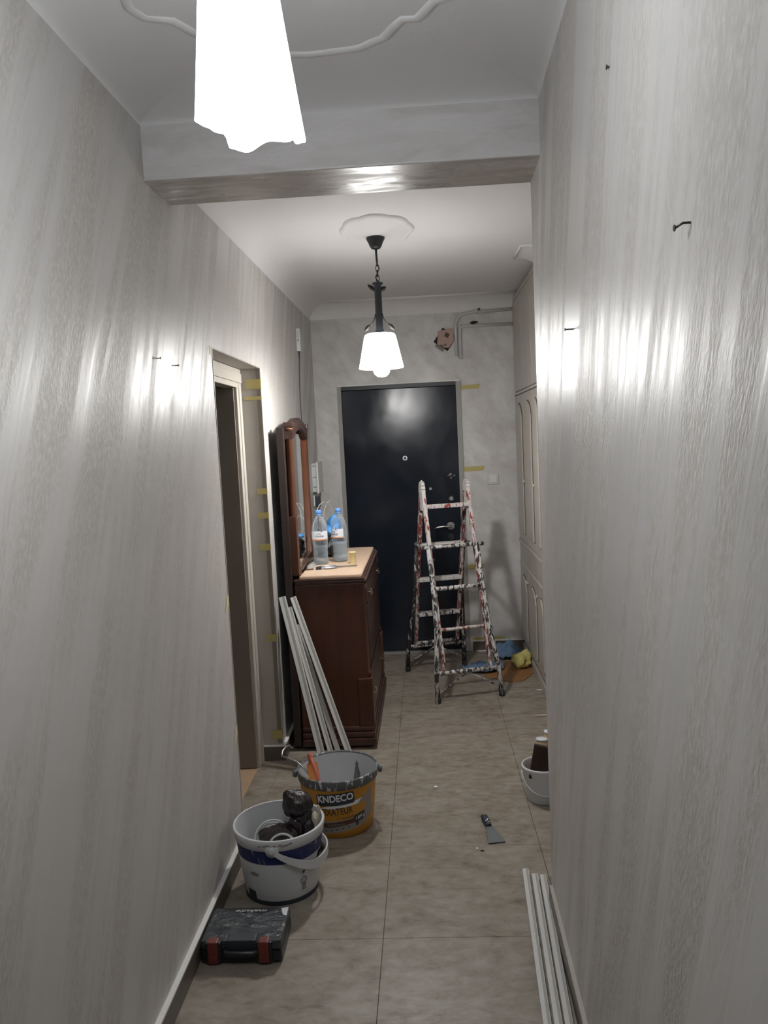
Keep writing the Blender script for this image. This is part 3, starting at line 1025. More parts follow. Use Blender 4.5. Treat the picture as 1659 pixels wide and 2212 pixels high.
strip((-.462, 3.885, .008), (-.706, 4.15, .700), .026, .014, 'third white strip from the left, shortest of those leaning on the dresser', mat='stripgrey')
strip((-.408, 3.885, .008), (-.716, 4.145, .850), .032, .014, 'rightmost white strip leaning on the dresser side')

# white strips on the floor at the right wall
gA = 'white strips lying on the floor along the right wall'
for x0, x1, y0, lab in ((.306, .222, 2.93, 'left white strip of three lying on the floor by the right wall'), (.336, .252, 2.893, 'middle white strip of three lying on the floor by the right wall'), (.365, .281, 2.885, 'right white strip of three lying on the floor by the right wall')):
    strip((x0+.006, y0, .0105), (x1+.012, 1.35, .0105), .023, .019, lab, (1, 0, 0), gA)

# ------------------------------------------------------------------ ladder
ld = thing('stepladder', 'old paint splattered double stepladder standing before the black door', 'ladder', (.1215, 5.322, 0), math.radians(15.5))
HX = .152
def sy(z, front):
    k = .022 + (.345-.022)*(1.30-z)/1.12
    return -k if front else k
def st(sx, z, front):
    return (sx*HX, sy(z, front), z)
for sx in (-1, 1):
    for fr_ in (True, False):
        zs = 1.30
        MB().bar(st(sx, .17, fr_), st(sx, .93, fr_), .030, .022, (0, 1, 0), .004).build('stile', 'red_w' if fr_ else 'red_w', ld)
        MB().bar(st(sx, .92, fr_), st(sx, zs, fr_), .034, .024, (0, 1, 0), .004).build('stile', 'white_r' if fr_ else 'red_w', ld)
        # outer extension leg from the spreader down to the floor
        y0 = sy(.95, fr_)
        sg = -1 if fr_ else 1
        P = [(sx*(HX+.012), y0+sg*.014, .95), (sx*(HX+.013), sy(.66, fr_)+sg*.016, .66), (sx*(HX+.022), sy(.44, fr_)+sg*.018, .44), (sx*.205, sg*.352, .18), (sx*.210, sg*.374, .012)]
        MB().tube(P, .0155, 12).build('leg', 'white_b' if fr_ else 'black_w', ld)
        MB().lathe([(.015, 0), (.019, .003), (.019, .030), (.017, .034)], (sx*.210, sg*.374, 0), 14, True, True).build('foot', 'black_w', ld)
    # rounded head joining front and back stile
    P = []
    for i in range(9):
        a = PI*i/8
        P.append((sx*HX, -.024*math.cos(a), 1.285+.062*math.sin(a)))
    hb = MB()
    for i in range(8):
        hb.bar(P[i], P[i+1], .026, .030, (1, 0, 0))
    hb.box((sx*HX-.012, -.026, 1.17), (sx*HX+.012, .026, 1.315), .006)
    hb.build('head_plate', 'white_w', ld)
MB().blob((-HX, 0, 1.362), (.007, .008, .010), .3, 50, 2, 1).build('paint_lump', 'white_w', ld)
def rung(z, fr_, r, mat, ext=0, flat=False, nm='rung', dy=0):
    y_ = sy(z, fr_)+dy
    if flat:
        MB().box((-HX-ext, y_-.035, z-.014), (HX+ext, y_+.035, z+.012), .006).build(nm, mat, ld)
    else:
        MB().tube([(-HX-ext, y_, z), (-.06, y_+.001, z-.001), (.06, y_-.001, z+.001), (HX+ext, y_, z)], r, 12).build(nm, mat, ld)
MB().box((-HX, -.075, 1.185), (HX, -.035, 1.212), .006).build('step', 'white_r', ld)
rung(.945, True, .013, 'white_b', .055, dy=-.018)
rung(.685, True, .0145, 'white_b', .012, dy=-.004)
rung(.435, True, .011, 'white_r', .01)
MB().tube([(-.205, -.352, .18), (0, -.354, .182), (.205, -.352, .18)], .0145, 12).build('bottom_bar', 'white_b', ld)
rung(.925, False, .01, 'white_w', .0, True, 'step')
rung(.680, False, .01, 'white_w', .0, True, 'step')
rung(.425, False, .01, 'white_b', .0, True, 'step')
MB().tube([(-.205, .352, .18), (0, .354, .182), (.205, .352, .18)], .0125, 12).build('bottom_bar', 'white_b', ld)
MB().tube([(-.155, sy(.2, False), .205), (.155, sy(.2, False), .205)], .0125, 12).build('bottom_bar', 'white_b', ld)
for sx in (-1, 1):
    MB().tube([(sx*(HX+.02), sy(.945, True)-.02, .945), (sx*(HX+.03), 0, .935), (sx*(HX+.024), sy(.93, False)+.02, .935)], .008, 10).build('spreader', 'white_b', ld)
    for sg in (-1, 1):
        MB().tube([(0, sg*.352, .170), (sx*.10, sg*.36, .118), (sx*.203, sg*.372, .058)], .0042, 8).build('brace', 'white_b', ld)

# ------------------------------------------------------------------ yellow bucket
YBK = Vector((-.432, 3.368, 0))
yb = thing('paint_bucket', 'yellow printed paint bucket with grey rim and tools standing inside', 'bucket', YBK)
def ry(z): return .143 + .026*z/.25
prof = [(.138, .0), (.143, .003)] + [(ry(z), z) for z in (.05, .1, .15, .2, .245)]
MB().lathe([(.002, .0)] + prof, (0, 0, 0), 64, True, False).build('bucket_body', 'bucketyellow', yb)
MB().lathe([(ry(.253)-.0035, .253)] + [(ry(z)-.004, z) for z in (.2, .1, .012)] + [(.002, .010)], (0, 0, 0), 64).build('inner_lining', 'bucketwhite', yb)
MB().lathe([(ry(.22)+.0005, .215), (ry(.22)+.005, .217), (ry(.24)+.006, .238), (ry(.24)+.008, .252), (ry(.25)+.004, .257), (ry(.25)-.003, .256), (ry(.25)-.004, .250)], (0, 0, 0), 64).build('rim', 'rimgrey', yb)
for a in (PI+.12, .06):
    e = MB()
    d = Vector((math.cos(a), math.sin(a), 0))
    c = d*(ry(.235)+.008)+Vector((0, 0, .235))
    q = Vector((-d.y, d.x, 0))
    rings = []
    for l, rr in ((0, .015), (.010, .016), (.016, .013), (.018, .006)):
        rings.append([c+d*l+q*rr*math.cos(2*PI*i/14)+Vector((0, 0, rr*math.sin(2*PI*i/14))) for i in range(14)])
    e.ring_surf(rings)
    e.build('handle_ear', 'rimgrey', yb)
H_ = []
for i in range(25):
    a = PI*i/24
    H_.append(((ry(.23)+.017)*math.cos(a), (ry(.23)+.012)*math.sin(a), .232-.045*math.sin(a)**.8))
MB().tube(H_, .004, 8).build('bail_handle', 'rimgrey', yb)
TH = -PI/2
SL = .075
pl_ = wrap_poly(rrect(.166, .054, .012), 'name_plate', 'inkdark', yb, ry, TH+.02, .176, .0008, SL)
wrap_text('KNDECO', .052, 'lettering', 'inkwhite', pl_, ry, TH+.02, .180, .0022, SL, .0016, sx=.715, sy=.80)
wrap_text('FIXATEUR', .043, 'lettering', 'inkbrown', yb, ry, TH+.05, .121, .0014, SL*.9, .0009, sx=.685)
wrap_text('\uFE96\uFE92\uFEB8\uFEE3', .026, 'lettering', 'inkbrown', yb, ry, TH+.27, .097, .0014, SL)
wrap_poly([(-.075, .004), (.085, .020), (.085, .002), (.05, -.004), (-.05, -.016), (-.072, -.009)], 'dark_band', 'inkbrown', yb, ry, TH+.05, .064, .0010, .02)
wrap_text('IMPRESSION', .014, 'lettering', 'inkgrey', yb, ry, TH+.02, .062, .0020, SL)
wrap_poly([(-.105, .0), (-.07, .012), (.085, .026), (.12, .06), (.11, .10), (.15, .135), (.16, .02), (.10, -.022), (-.1, -.045), (-.115, -.02)], 'grey_swoosh', 'inkgrey', yb, ry, TH+.16, .064, .0005)
wrap_poly([(-.03, .012), (.035, .028), (.05, .066), (.02, .055), (-.02, .03)], 'grey_swoosh', 'inkgrey', yb, ry, TH+.82, .128, .0007)
wrap_poly([(-.095, -.012), (-.05, .002), (.10, .018), (.10, -.0), (-.03, -.012)], 'white_swoosh', 'inkwhite', yb, ry, TH+.14, .146, .0006, .02)
wt = wrap_poly(rrect(.056, .036, .005), 'weight_plate', 'inkdark', yb, ry, TH+.70, .083, .0010, .22)
wrap_text('18Kg', .024, 'lettering', 'inkwhite', wt, ry, TH+.70, .083, .0022, .22)
for k in range(5):
    wrap_poly(rrect(.011 if k < 3 else .008, .005, .002, 2), 'mark', 'inkbrown', yb, ry, TH-.30+.165*k, .034+.004*k, .0010, .1)
ring = []
wrap_poly([(.0075*math.cos(2*PI*i/14), .0075*math.sin(2*PI*i/14)) for i in range(14)], 'mark', 'inkbrown', yb, ry, TH+.62, .055, .0010)

# tools standing in the yellow bucket
def inY(p): return Vector(p)
rl = thing('paint_roller', 'bent wire roller frame sticking out of the yellow bucket on the left', 'roller', (-.50, 3.40, .02))
orl = rl.location
MB(orl).tube([(-.667, 3.60, .250), (-.674, 3.575, .272), (-.684, 3.545, .279), (-.696, 3.51, .270), (-.696, 3.49, .256), (-.612, 3.40, .234+.03), (-.575, 3.385, .235), (-.51, 3.37, .12)], .0045, 10).build('wire_frame', 'steel', rl)
MB(orl).tube([(-.512, 3.372, .125), (-.47, 3.36, .03)], .013, 12).build('grip', 'inkdark', rl)
ob = thing('scraper_tool', 'orange plastic handled tool leaning inside the yellow bucket', 'tool', (-.515, 3.34, .02))
oo = ob.location
MB(oo).bar((-.510, 3.33, .03), (-.548, 3.40, .262), .048, .012, (1, .3, 0), .005).build('orange_handle', 'orange', ob)
MB(oo).tube([(-.548, 3.398, .255), (-.552, 3.402, .28), (-.556, 3.404, .300)], .013, 12, True, .010).build('handle_tip', 'pinkred', ob)
rd = thing('paint_brush', 'faded red brush handle leaning beside the orange tool', 'brush', (-.50, 3.34, .03))
MB(rd.location).tube([(-.495, 3.30, .10), (-.513, 3.335, .215), (-.535, 3.365, .262), (-.548, 3.385, .285)], .009, 10, True, .007).build('brush_handle', 'pinkred', rd)
MB(rd.location).box((-.505, 3.285, .04), (-.478, 3.305, .10), .003).build('bristles', 'inkdark', rd)
kn = thing('putty_knife', 'narrow dark bladed knife leaning inside the yellow bucket at right', 'knife', (-.36, 3.42, .02))
MB(kn.location).prism([(-.385, 3.42, .02), (-.338, 3.42, .03), (-.343, 3.44, .19), (-.357, 3.44, .252), (-.372, 3.44, .17)], (0, .004, 0)).build('blade', 'steelblade', kn)
MB(kn.location).bar((-.36, 3.442, .05), (-.356, 3.450, .235), .012, .008, (1, 0, 0), .002).build('handle', 'inkbrown', kn)

# ------------------------------------------------------------------ white and blue bucket
BB = Vector((-.600, 2.878, 0))
bb = thing('paint_bucket', 'white bucket with a blue band and white handle holding a dark bag', 'bucket', BB)
def rb_(z): return .134 + .030*z/.25
MB().lathe([(.002, .004), (.128, .004), (.131, 0), (.134, .004)] + [(rb_(z), z) for z in (.06, .12, .16, .2, .238)], (0, 0, 0), 64, True, False).build('bucket_body', 'bucketwhite', bb)
MB().lathe([(rb_(.256)-.003, .2555)] + [(rb_(z)-.004, z) for z in (.2, .1, .012)] + [(.002, .010)], (0, 0, 0), 64).build('inner_lining', 'bucketwhite', bb)
MB().lathe([(rb_(.22), .215), (rb_(.22)+.004, .217), (rb_(.235)+.006, .238), (rb_(.25)+.006, .254), (rb_(.25)+.003, .258), (rb_(.25)-.003, .257)], (0, 0, 0), 64).build('rim', 'bucketwhite', bb)
MB().lathe([(rb_(.163)+.0007, .163), (rb_(.215)+.0007, .215)], (0, 0, 0), 64).build('blue_band', 'bucketblue', bb)
MB().lathe([(.1345, .0), (.1360, .002), (.1362, .016), (.1355, .018)], (0, 0, 0), 64).build('base_ring', 'inkdark', bb)
for a in (TH+.02, PI/2-.02):
    e = MB()
    d = Vector((math.cos(a), math.sin(a), 0))
    q = Vector((-d.y, d.x, 0))
    c = d*(rb_(.222)+.001)+Vector((0, 0, .222))
    rings = []
    for l, rr in ((0, .026), (.006, .024), (.008, .013), (.014, .012), (.016, .006)):
        rings.append([c+d*l+q*rr*math.cos(2*PI*i/18)+Vector((0, 0, rr*math.sin(2*PI*i/18))) for i in range(18)])
    e.ring_surf(rings)
    e.build('handle_boss', 'bucketwhite', bb)
Hh = MB()
n = 36
rings = []
for i in range(n+1):
    a = TH+.02 + (PI-.04)*i/n
    s_ = math.sin(PI*i/n)
    rr = rb_(.2)+.012+.004*s_
    zz = .222 - .085*min(1, 1.25*s_)**.9
    wd_ = .0085 + .007*min(1, s_*1.8)
    th_ = .004
    d = Vector((math.cos(a), math.sin(a), 0))
    c = d*rr + Vector((0, 0, zz))
    rings.append([c+d*th_+Vector((0, 0, wd_)), c+d*th_-Vector((0, 0, wd_)), c-d*th_*.4-Vector((0, 0, wd_)), c-d*th_*.4+Vector((0, 0, wd_))])
Hh.ring_surf(rings, True, True, True, False)
Hh.build('handle', 'bucketwhite', bb)
tsym = math.atan2(2.78-BB.y, -.508-BB.x)
wrap_poly([(-.007, -.003), (.001, .005), (.008, .004), (.002, -.004)], 'mark', 'inkdark', bb, rb_, tsym, .113, .0010)
circ = bmesh.new()
vo = [circ.verts.new((.014*math.cos(2*PI*i/24), .014*math.sin(2*PI*i/24), 0)) for i in range(24)]
vi = [circ.verts.new((.0115*math.cos(2*PI*i/24), .0115*math.sin(2*PI*i/24), 0)) for i in range(24)]
for i in range(24):
    circ.faces.new((vo[i], vo[(i+1) % 24], vi[(i+1) % 24], vi[i]))
wrap(circ, 'ring_mark', 'inkdark', bb, rb_, tsym+.01, .080, .0010)
for dx, dy in ((-.004, .003), (.004, .003), (-.003, -.004), (.002, -.004)):
    wrap_poly([(dx-.0014, dy-.0018), (dx+.0014, dy-.0018), (dx+.0014, dy+.0018), (dx-.0014, dy+.0018)], 'mark', 'inkdark', bb, rb_, tsym+.01, .080, .0010)
for k in range(7):
    wrap_poly(rrect(.020, .0022, .0008, 1), 'barcode_line', 'inkgrey', bb, rb_, tsym+.02, .044+.0036*k, .0010)
wrap_poly(rrect(.042, .034, .002, 2), 'dark_label', 'inkdark', bb, rb_, math.atan2(2.78-BB.y, -.702-BB.x)+.1, .032, .0010)
wrap_poly([(-.02, .004), (.0, .010), (.022, .004), (.018, -.006), (-.012, -.007)], 'smudge', 'inkgrey', bb, rb_, TH-.52, .118, .0008)
for k in range(9):
    z0 = .222+.002*(k % 3)
    wrap_poly(rrect(.010+.004*(k % 4), .006, .002, 2), 'smudge', 'inkgrey', bb, lambda z: rb_(.235)+.0062, TH-.25+.085*k+.02*(k % 2), z0+.016, .0006, .05*k)
# contents of the white bucket
pb = MB((-.55, 2.89, .06))
def bag_lobe(mb, c, rad, n, seed, peak=None, amp=.16):
    """gathered plastic: a lobe with radiating creases"""
    c = Vector(c)
    rings = []
    NT, NP = 72, 36
    for i in range(NP+1):
        ph = PI*i/NP
        ring = []
        for j in range(NT):
            th = 2*PI*j/NT
            d = Vector((math.sin(ph)*math.cos(th), math.sin(ph)*math.sin(th), math.cos(ph)))
            q = Vector((d.x*rad[0], d.y*rad[1], d.z*rad[2]))
            k = 1 + amp*noise.noise(q*14+Vector((seed, 0, seed))) + .045*math.sin(n*th+3*noise.noise(q*20+Vector((0, seed, 0))))*math.sin(ph)
            k += .05*abs(noise.noise(q*45+Vector((seed, seed, 0))))
            if peak:
                pd = Vector(peak).normalized()
                k += .45*max(0, d.dot(pd))**14
            ring.append(c+q*k)
        rings.append(ring)
    mb.ring_surf(rings, True, True, True)
bag_lobe(pb, (-.530, 2.90, .300), (.057, .050, .050), 11, 2, (-.5, -.2, .85))
bag_lobe(pb, (-.505, 2.89, .262), (.036, .034, .036), 9, 5)
bag_lobe(pb, (-.530, 2.89, .210), (.042, .040, .060), 9, 4)
bag_lobe(pb, (-.590, 2.86, .205), (.082, .066, .034), 13, 6, None, .3)
bag_lobe(pb, (-.488, 2.885, .215), (.036, .040, .050), 9, 16, None, .3)
bag_lobe(pb, (-.520, 2.88, .12), (.075, .07, .09), 7, 8)
o = pb.build('plastic_bag', 'bag')
o.location = (-.55, 2.89, .06)
tag(o, 'knotted purple black plastic bag bulging out of the white bucket', 'bag')
cb = thing('cable_coil', 'loops of white cable curled inside the white bucket', 'cable', (-.62, 2.84, .05))
for (cx, cy, cz, r, tl, ph) in ((-.625, 2.855, .190, .062, .9, .2), (-.622, 2.853, .196, .066, .95, .3), (-.615, 2.858, .183, .058, .85, .1), (-.575, 2.79, .19, .05, 1.15, -.35)):
    P = []
    for i in range(33):
        a = 2*PI*i/32
        P.append((cx+r*math.cos(a), cy+r*math.sin(a)*math.cos(tl), cz+r*math.sin(a)*math.sin(tl)))
    MB(cb.location).tube(P, .0042, 8, False).build('loop', 'rope', cb)
cg = MB((-.47, 2.90, .1)).blob((-.462, 2.885, .232), (.018, .03, .05), .45, 22, 4, 7).blob((-.452, 2.895, .285), (.008, .010, .022), .4, 30, 3, 4).build('cream_rag', 'creamcloth')
cg.location = (-.47, 2.90, .1)
tag(cg, 'cream rag tucked over the right rim of the white bucket', 'rag')

# ------------------------------------------------------------------ tool case
tc = thing('tool_case', 'black plastic tool case with two red latches, lying flat in the left foreground', 'case', (-.652, 2.51, 0))
ot = tc.location
x0, x1, y0, y1 = -.784, -.522, 2.412, 2.612
MB(ot).box((x0, y0+.012, .004), (x1, y1, .042), .008).build('lower_shell', 'case', tc)
MB(ot).box((x0, y0+.012, .044), (x1, y1, .078), .010).build('lid', 'wrap', tc)
MB(ot).box((-.700, y0+.010, .020), (-.605, y0+.050, .0795), .004).build('handle_recess', 'inkdark', tc)
MB(ot).tube([(-.706, y0+.02, .045), (-.703, y0+.002, .045), (-.690, y0-.004, .045), (-.615, y0-.004, .045), (-.602, y0+.002, .045), (-.599, y0+.02, .045)], .009, 10).build('handle', 'case', tc)
for xc in (-.742, -.578):
    MB(ot).box((xc-.026, y0+.004, .006), (xc+.026, y0+.04, .076), .006).build('latch_housing', 'case', tc)
    l = MB(ot).box((xc-.0165, y0-.001, .008), (xc+.0165, y0+.030, .080), .004).build('latch', 'casered', tc)
    MB(ot).box((xc-.010, y0-.003, .020), (xc+.010, y0, .034), .001).build('latch_tab', 'casered', l)
bm = bmesh.new()
me = text_mesh('makute', .042, .0006, .25)
bm.from_mesh(me)
bpy.data.meshes.remove(me)
for v in bm.verts:
    v.co = Vector((-(v.co.x)*.85-.650, -(v.co.y)*.55+2.585, .0800)) - ot
me = bpy.data.meshes.new('lettering')
bm.to_mesh(me)
bm.free()
me.materials.append(M['inkwhite'])
o = bpy.data.objects.new('lettering', me)
COL.objects.link(o)
o.parent = tc
MB(ot).prism([(-.552, 2.60, .0785), (-.528, 2.605, .0785), (-.526, 2.555, .0785), (-.540, 2.562, .0785)], (0, 0, .001)).build('paint_patch', 'bucketwhite', tc)

# ------------------------------------------------------------------ small white bucket behind the wall corner
sb = thing('small_bucket', 'small white plastic bucket half hidden behind the right wall corner', 'bucket', (.470, 3.555, 0))
MB().lathe([(.002, .002), (.070, .0), (.074, .004), (.080, .06), (.087, .14), (.092, .146), (.094, .158), (.090, .163), (.086, .160), (.083, .14), (.072, .008), (.002, .006)], (0, 0, 0), 48).build('bucket_body', 'bucketwhite', sb)
P = []
for i in range(25):
    a = PI + PI*i/24
    P.append((.094*math.cos(a), .094*math.sin(a)*.98, .135-.085*math.sin(PI*i/24)))
MB().tube(P, .0028, 8).build('handle', 'bucketwhite', sb)
sp = MB().box((-.047, -.020, -.075), (.047, .020, .075), .006).build('sponge', 'sponge')
sp.location = (.464, 3.515, .182)
sp.rotation_euler = (-.18, .20, -.15)
tag(sp, 'dark brown rough sponge block standing in the small white bucket', 'sponge')
def cyl_tool(x, y, z0, z1, lab, tilt):
    t = thing('cardboard_tube', lab, 'tube', (x, y, z0), 0, 'cardboard tubes in the small bucket')
    t.rotation_euler = tilt
    MB().lathe([(.0245, 0), (.0245, z1-z0-.004)], (0, 0, 0), 28, True, True).build('tube_body', 'card', t)
    MB().lathe([(.026, z1-z0-.006), (.027, z1-z0-.003), (.026, z1-z0), (.001, z1-z0)], (0, 0, 0), 28, True, True).build('end_cap', 'labelw', t)
cyl_tool(.470, 3.572, .014, .268, 'nearer white ended cardboard tube standing in the small bucket', (-.05, .02, 0))
cyl_tool(.509, 3.605, .050, .290, 'farther white ended cardboard tube standing in the small bucket', (-.05, .03, 0))
bt = MB().lathe([(.030, 0), (.047, 0), (.047, .045), (.030, .045), (.030, 0)], (0, 0, 0), 32).build('black_tape_roll', 'inkdark')
bt.location = (.513, 3.235, 0)
tag(bt, 'black tape roll just peeking from behind the right wall edge', 'tape')

# ------------------------------------------------------------------ scraper and crumbs on the floor
pk = thing('putty_knife', 'wide putty knife with black handle lying on the floor tiles', 'knife', (.212, 3.26, 0))
op = pk.location
pk_d = (Vector((.225, 3.16, 0))-Vector((.188, 3.37, 0))).normalized()
pk_s = Vector((-pk_d.y, pk_d.x, 0))
c0 = Vector((.188, 3.375, 0))
hb = MB(op)
rings = []
for t, ww, hh in ((0, .008, .008), (.008, .015, .011), (.05, .0165, .012), (.085, .012, .010), (.098, .011, .009)):
    c = c0+pk_d*t+Vector((0, 0, .0135))
    rings.append([c+pk_s*ww*math.cos(2*PI*i/16)+Vector((0, 0, hh*math.sin(2*PI*i/16))) for i in range(16)])
hb.ring_surf(rings)
hb.build('handle', 'rimgrey' if False else 'inkdark', pk)
hq = MB(op).prism([c0+pk_d*.004+pk_s*.006+Vector((0, 0, .0205)), c0+pk_d*.004-pk_s*.006+Vector((0, 0, .0205)), c0+pk_d*.014-pk_s*.006+Vector((0, 0, .0245)), c0+pk_d*.014+pk_s*.006+Vector((0, 0, .0245))], (0, 0, .001)).build('hang_hole_paint', 'plasterwhite', pk)
for t, s_ in ((.055, .004), (.068, -.007), (.064, .0), (.080, .003)):
    MB(op).blob(c0+pk_d*t+pk_s*s_+Vector((0, 0, .0245)), (.003, .004, .0012), .3, 90, 2, t).build('paint_spot', 'plasterwhite', pk)
MB(op).box((-.013, -.003, 0), (.013, .003, 0)) if False else None
q = MB(op)
a = c0+pk_d*.094
b_ = c0+pk_d*.222
q.prism([a+pk_s*.012+Vector((0, 0, .012)), b_+pk_s*.036+Vector((0, 0, .004)), b_-pk_s*.036+Vector((0, 0, .004)), a-pk_s*.012+Vector((0, 0, .012))], (0, 0, .0018)).build('blade', 'steelblade', pk)
for x, y, rr, lab, mt in ((.143, 3.113, (.004, .010, .004), 'tiny white plaster chip on the floor near the putty knife', 'plasterwhite'), (.163, 3.100, (.009, .003, .003), 'tiny dark crumb on the floor beside the white chip', 'inkbrown')):
    o = MB((x, y, 0)).blob((x, y, rr[2]*.8), rr, .4, 120, 2, x).build('plaster_chip', mt)
    o.location = (x, y, 0)
    tag(o, lab, 'chip')
for x, y, lx, ly, lab in ((.640, 4.635, .055, .012, 'curved pale paper scrap on the floor at the right wall edge'), (.676, 5.104, .028, .006, 'white sliver on the floor in front of the wardrobe'), (-.015, 3.70, .010, .010, 'white paint fleck in the middle of the floor'), (-.365, 4.08, .016, .010, 'cream crumb on the floor at the dresser corner')):
    o = MB((x, y, 0)).blob((x, y, .003), (lx, ly, .003), .25, 60, 3, x).build('paper_scrap', 'plasterwhite' if lx < .03 else 'creamcloth')
    o.location = (x, y, 0)
    tag(o, lab, 'scrap')

# ------------------------------------------------------------------ rags and board beside the wardrobe
bo = MB().prism([(.340, 5.430, 0), (.513, 5.289, 0), (.591, 5.301, 0), (.684, 5.47, 0), (.684, 5.80, 0), (.42, 5.78, 0)], (0, 0, .004), .001).build('hardboard_sheet', 'boardbrown')
bo['label'] = 'brown hardboard offcut lying on the floor in the corner by the wardrobe'
bo['category'] = 'board'
def rag(name, cx, cy, rx, ry_, hgt, seed, mat, label, rz=0, z=.004):
    b = MB()
    nx, ny = 40, 40
    rows = []
    for i in range(nx+1):
        row = []
        for j in range(ny+1):
            u, v = i/nx*2-1, j/ny*2-1
            k = 1+.18*noise.noise(Vector((u*1.5+seed, v*1.5, seed)))
            x, y_ = u*math.sqrt(1-v*v/2)*rx*k, v*math.sqrt(1-u*u/2)*ry_*k
            q = max(0, 1-(u*u+v*v)*.5)
            hh = hgt*q**.7*(.35+1.1*abs(noise.noise(Vector((x*9+seed, y_*9, 1.3*seed)))) + .5*abs(noise.noise(Vector((x*24, y_*24+seed, 0)))))
            row.append(Vector((x, y_, .001+hh)))
        rows.append(row)
    b.ring_surf(rows, False)
    o = b.build(name, mat, None, solid=.003)
    o.location = (cx, cy, z)
    o.rotation_euler = (0, 0, rz)
    return tag(o, label, 'rag')
rag('blue_rag', .35, 5.60, .16, .11, .055, 3.1, 'ragblue', 'flat blue rag spread on the floor behind the ladder', .1, .006)
rag('blue_rag', .555, 5.93, .11, .13, .10, 5.7, 'ragblue', 'bunched blue rag heaped against the end wall corner', .3, .006)
yl = MB().blob((0, 0, .050), (.064, .066, .058), .6, 20, 4, 11, -.046).build('yellow_rag', 'ragyellow')
yl.location = (.615, 5.62, .0055)
tag(yl, 'crumpled yellow rag lying on the brown board', 'rag')

# ------------------------------------------------------------------ fittings on the walls
sw = thing('light_switch', 'square white light switch on the end wall right of the door', 'switch', (.508, YE, 1.313))
MB().box((-.041, -.009, -.041), (.041, 0, .041), .003).build('plate', 'greyplate', sw)
MB().box((-.026, -.013, -.027), (.026, -.008, .027), .002).build('rocker', 'whiteplastic', sw)
ep = thing('meter_box', 'pale grey electric box on the left wall near the entrance door', 'box', (XL, 5.86, 1.40))
MB(ep.location).box((XL, 5.745, 1.295), (XL+.040, 5.99, 1.50), .004).build('housing', 'greyplate', ep)
MB(ep.location).box((XL+.034, 5.735, 1.285), (XL+.048, 6.0, 1.51), .004).build('cover', 'whiteplastic', ep)
for zz in (1.33, 1.40, 1.48):
    MB(ep.location).box((XL+.006, 5.7435, zz-.002), (XL+.036, 5.7455, zz+.002)).build('slot', 'inkdark', ep)
pg = thing('plug_socket', 'white wall socket with a black adapter plug below the electric box', 'socket', (XL, 5.80, 1.225))
MB(pg.location).box((XL, 5.765, 1.19), (XL+.010, 5.845, 1.27), .003).build('plate', 'whiteplastic', pg)
MB(pg.location).box((XL+.009, 5.782, 1.185), (XL+.045, 5.825, 1.262), .005).build('adapter', 'inkdark', pg)
MB(pg.location).tube([(XL+.030, 5.80, 1.187), (XL+.030, 5.80, 1.17), (XL+.026, 5.78, 1.12), (XL+.03, 5.70, 1.05), (XL+.05, 5.60, .96)], .004, 8).build('cable', 'inkdark', pg)
wc = thing('white_cable', 'loops of thin white cable hanging behind the bottles beside the mirror', 'cable', (-.70, 5.25, 1.2))
for (cy, cz, r, dx) in ((5.22, 1.16, .10, 0), (5.36, 1.14, .12, .03), (5.12, 1.10, .085, -.01)):
    P = []
    for i in range(41):
        a = 2*PI*i/40
        P.append((-.665+dx+.04*math.cos(a), cy+.11*math.cos(a), cz+r*math.sin(a)))
    MB(wc.location).tube(P, .0026, 6, False).build('loop', 'rope', wc)
db = thing('door_chime', 'slim white door chime box high on the left wall with a wire below', 'chime', (XL, 5.39, 2.32))
MB(db.location).box((XL, 5.362, 2.250), (XL+.026, 5.425, 2.398), .004).build('housing', 'whiteplastic', db)
MB(db.location).box((XL+.008, 5.3605, 2.318), (XL+.018, 5.363, 2.324)).build('slot', 'inkdark', db)
MB(db.location).box((XL+.006, 5.3605, 2.335), (XL+.021, 5.3625, 2.385), .001).build('cover_panel', 'greyplate', db)
MB(db.location).tube([(XL+.012, 5.385, 2.252), (XL+.012, 5.384, 2.20)], .005, 8, True, .003).build('strain_relief', 'inkdark', db)
MB(db.location).tube([(XL+.012, 5.384, 2.22), (XL+.004, 5.386, 2.05), (XL+.004, 5.375, 1.9), (XL+.004, 5.38, 1.70), (XL+.004, 5.38, 1.45)], .0022, 6).build('wire', 'nail', db)
jb = thing('junction_box', 'open junction box with a tilted pink cover plate above the door', 'box', (.192, YE, 2.362))
rm = Matrix.Rotation(.62, 3, 'Y')
MB().box((-.062, -.006, -.062), (.062, .0, .062), .0, rm, (0, 0, 0)).build('back_box', 'holebrown', jb)
P = [(-.052, -.014, .062), (.058, -.016, .078), (.066, -.016, -.012), (.022, -.016, -.066), (-.012, -.016, -.060), (-.060, -.016, -.034)]
pp = MB().prism([Vector(p) for p in P], (0, -.006, 0)).build('cover_plate', 'pink', jb)
MB().box((-.016, -.0235, -.016), (.016, -.021, .016), 0, Matrix.Rotation(.5, 3, 'Y'), (0, 0, 0)).build('square_hole', 'inkbrown', pp)
bpy.context.view_layer.update()
for c in pp.children:
    c.location = (.014, 0, .028)
MB().prism([(-.068, -.010, -.03), (-.078, -.010, -.048), (-.02, -.010, -.092), (.0, -.010, -.05), (-.02, -.010, -.066)], (0, -.003, 0)).build('dark_flap', 'darktan', jb)
MB().tube([(-.04, -.024, -.042), (-.01, -.026, -.046), (.008, -.025, -.036)], .003, 6).build('wire', 'nail', jb)
px = thing('painted_pipes', 'two bent pipes painted like the wall above the entrance door', 'pipe', (.45, YE, 2.40))
ox = px.location
yp = YE-.014
def bend(x0, z0, x1, z1, r, zr):
    P = [(x0, yp, z0), (x0, yp, z1-r)]
    for i in range(1, 9):
        a = PI/2*i/8
        P.append((x0+r-r*math.cos(a), yp, z1-r+r*math.sin(a)))
    P.append((x1, yp, zr))
    return P
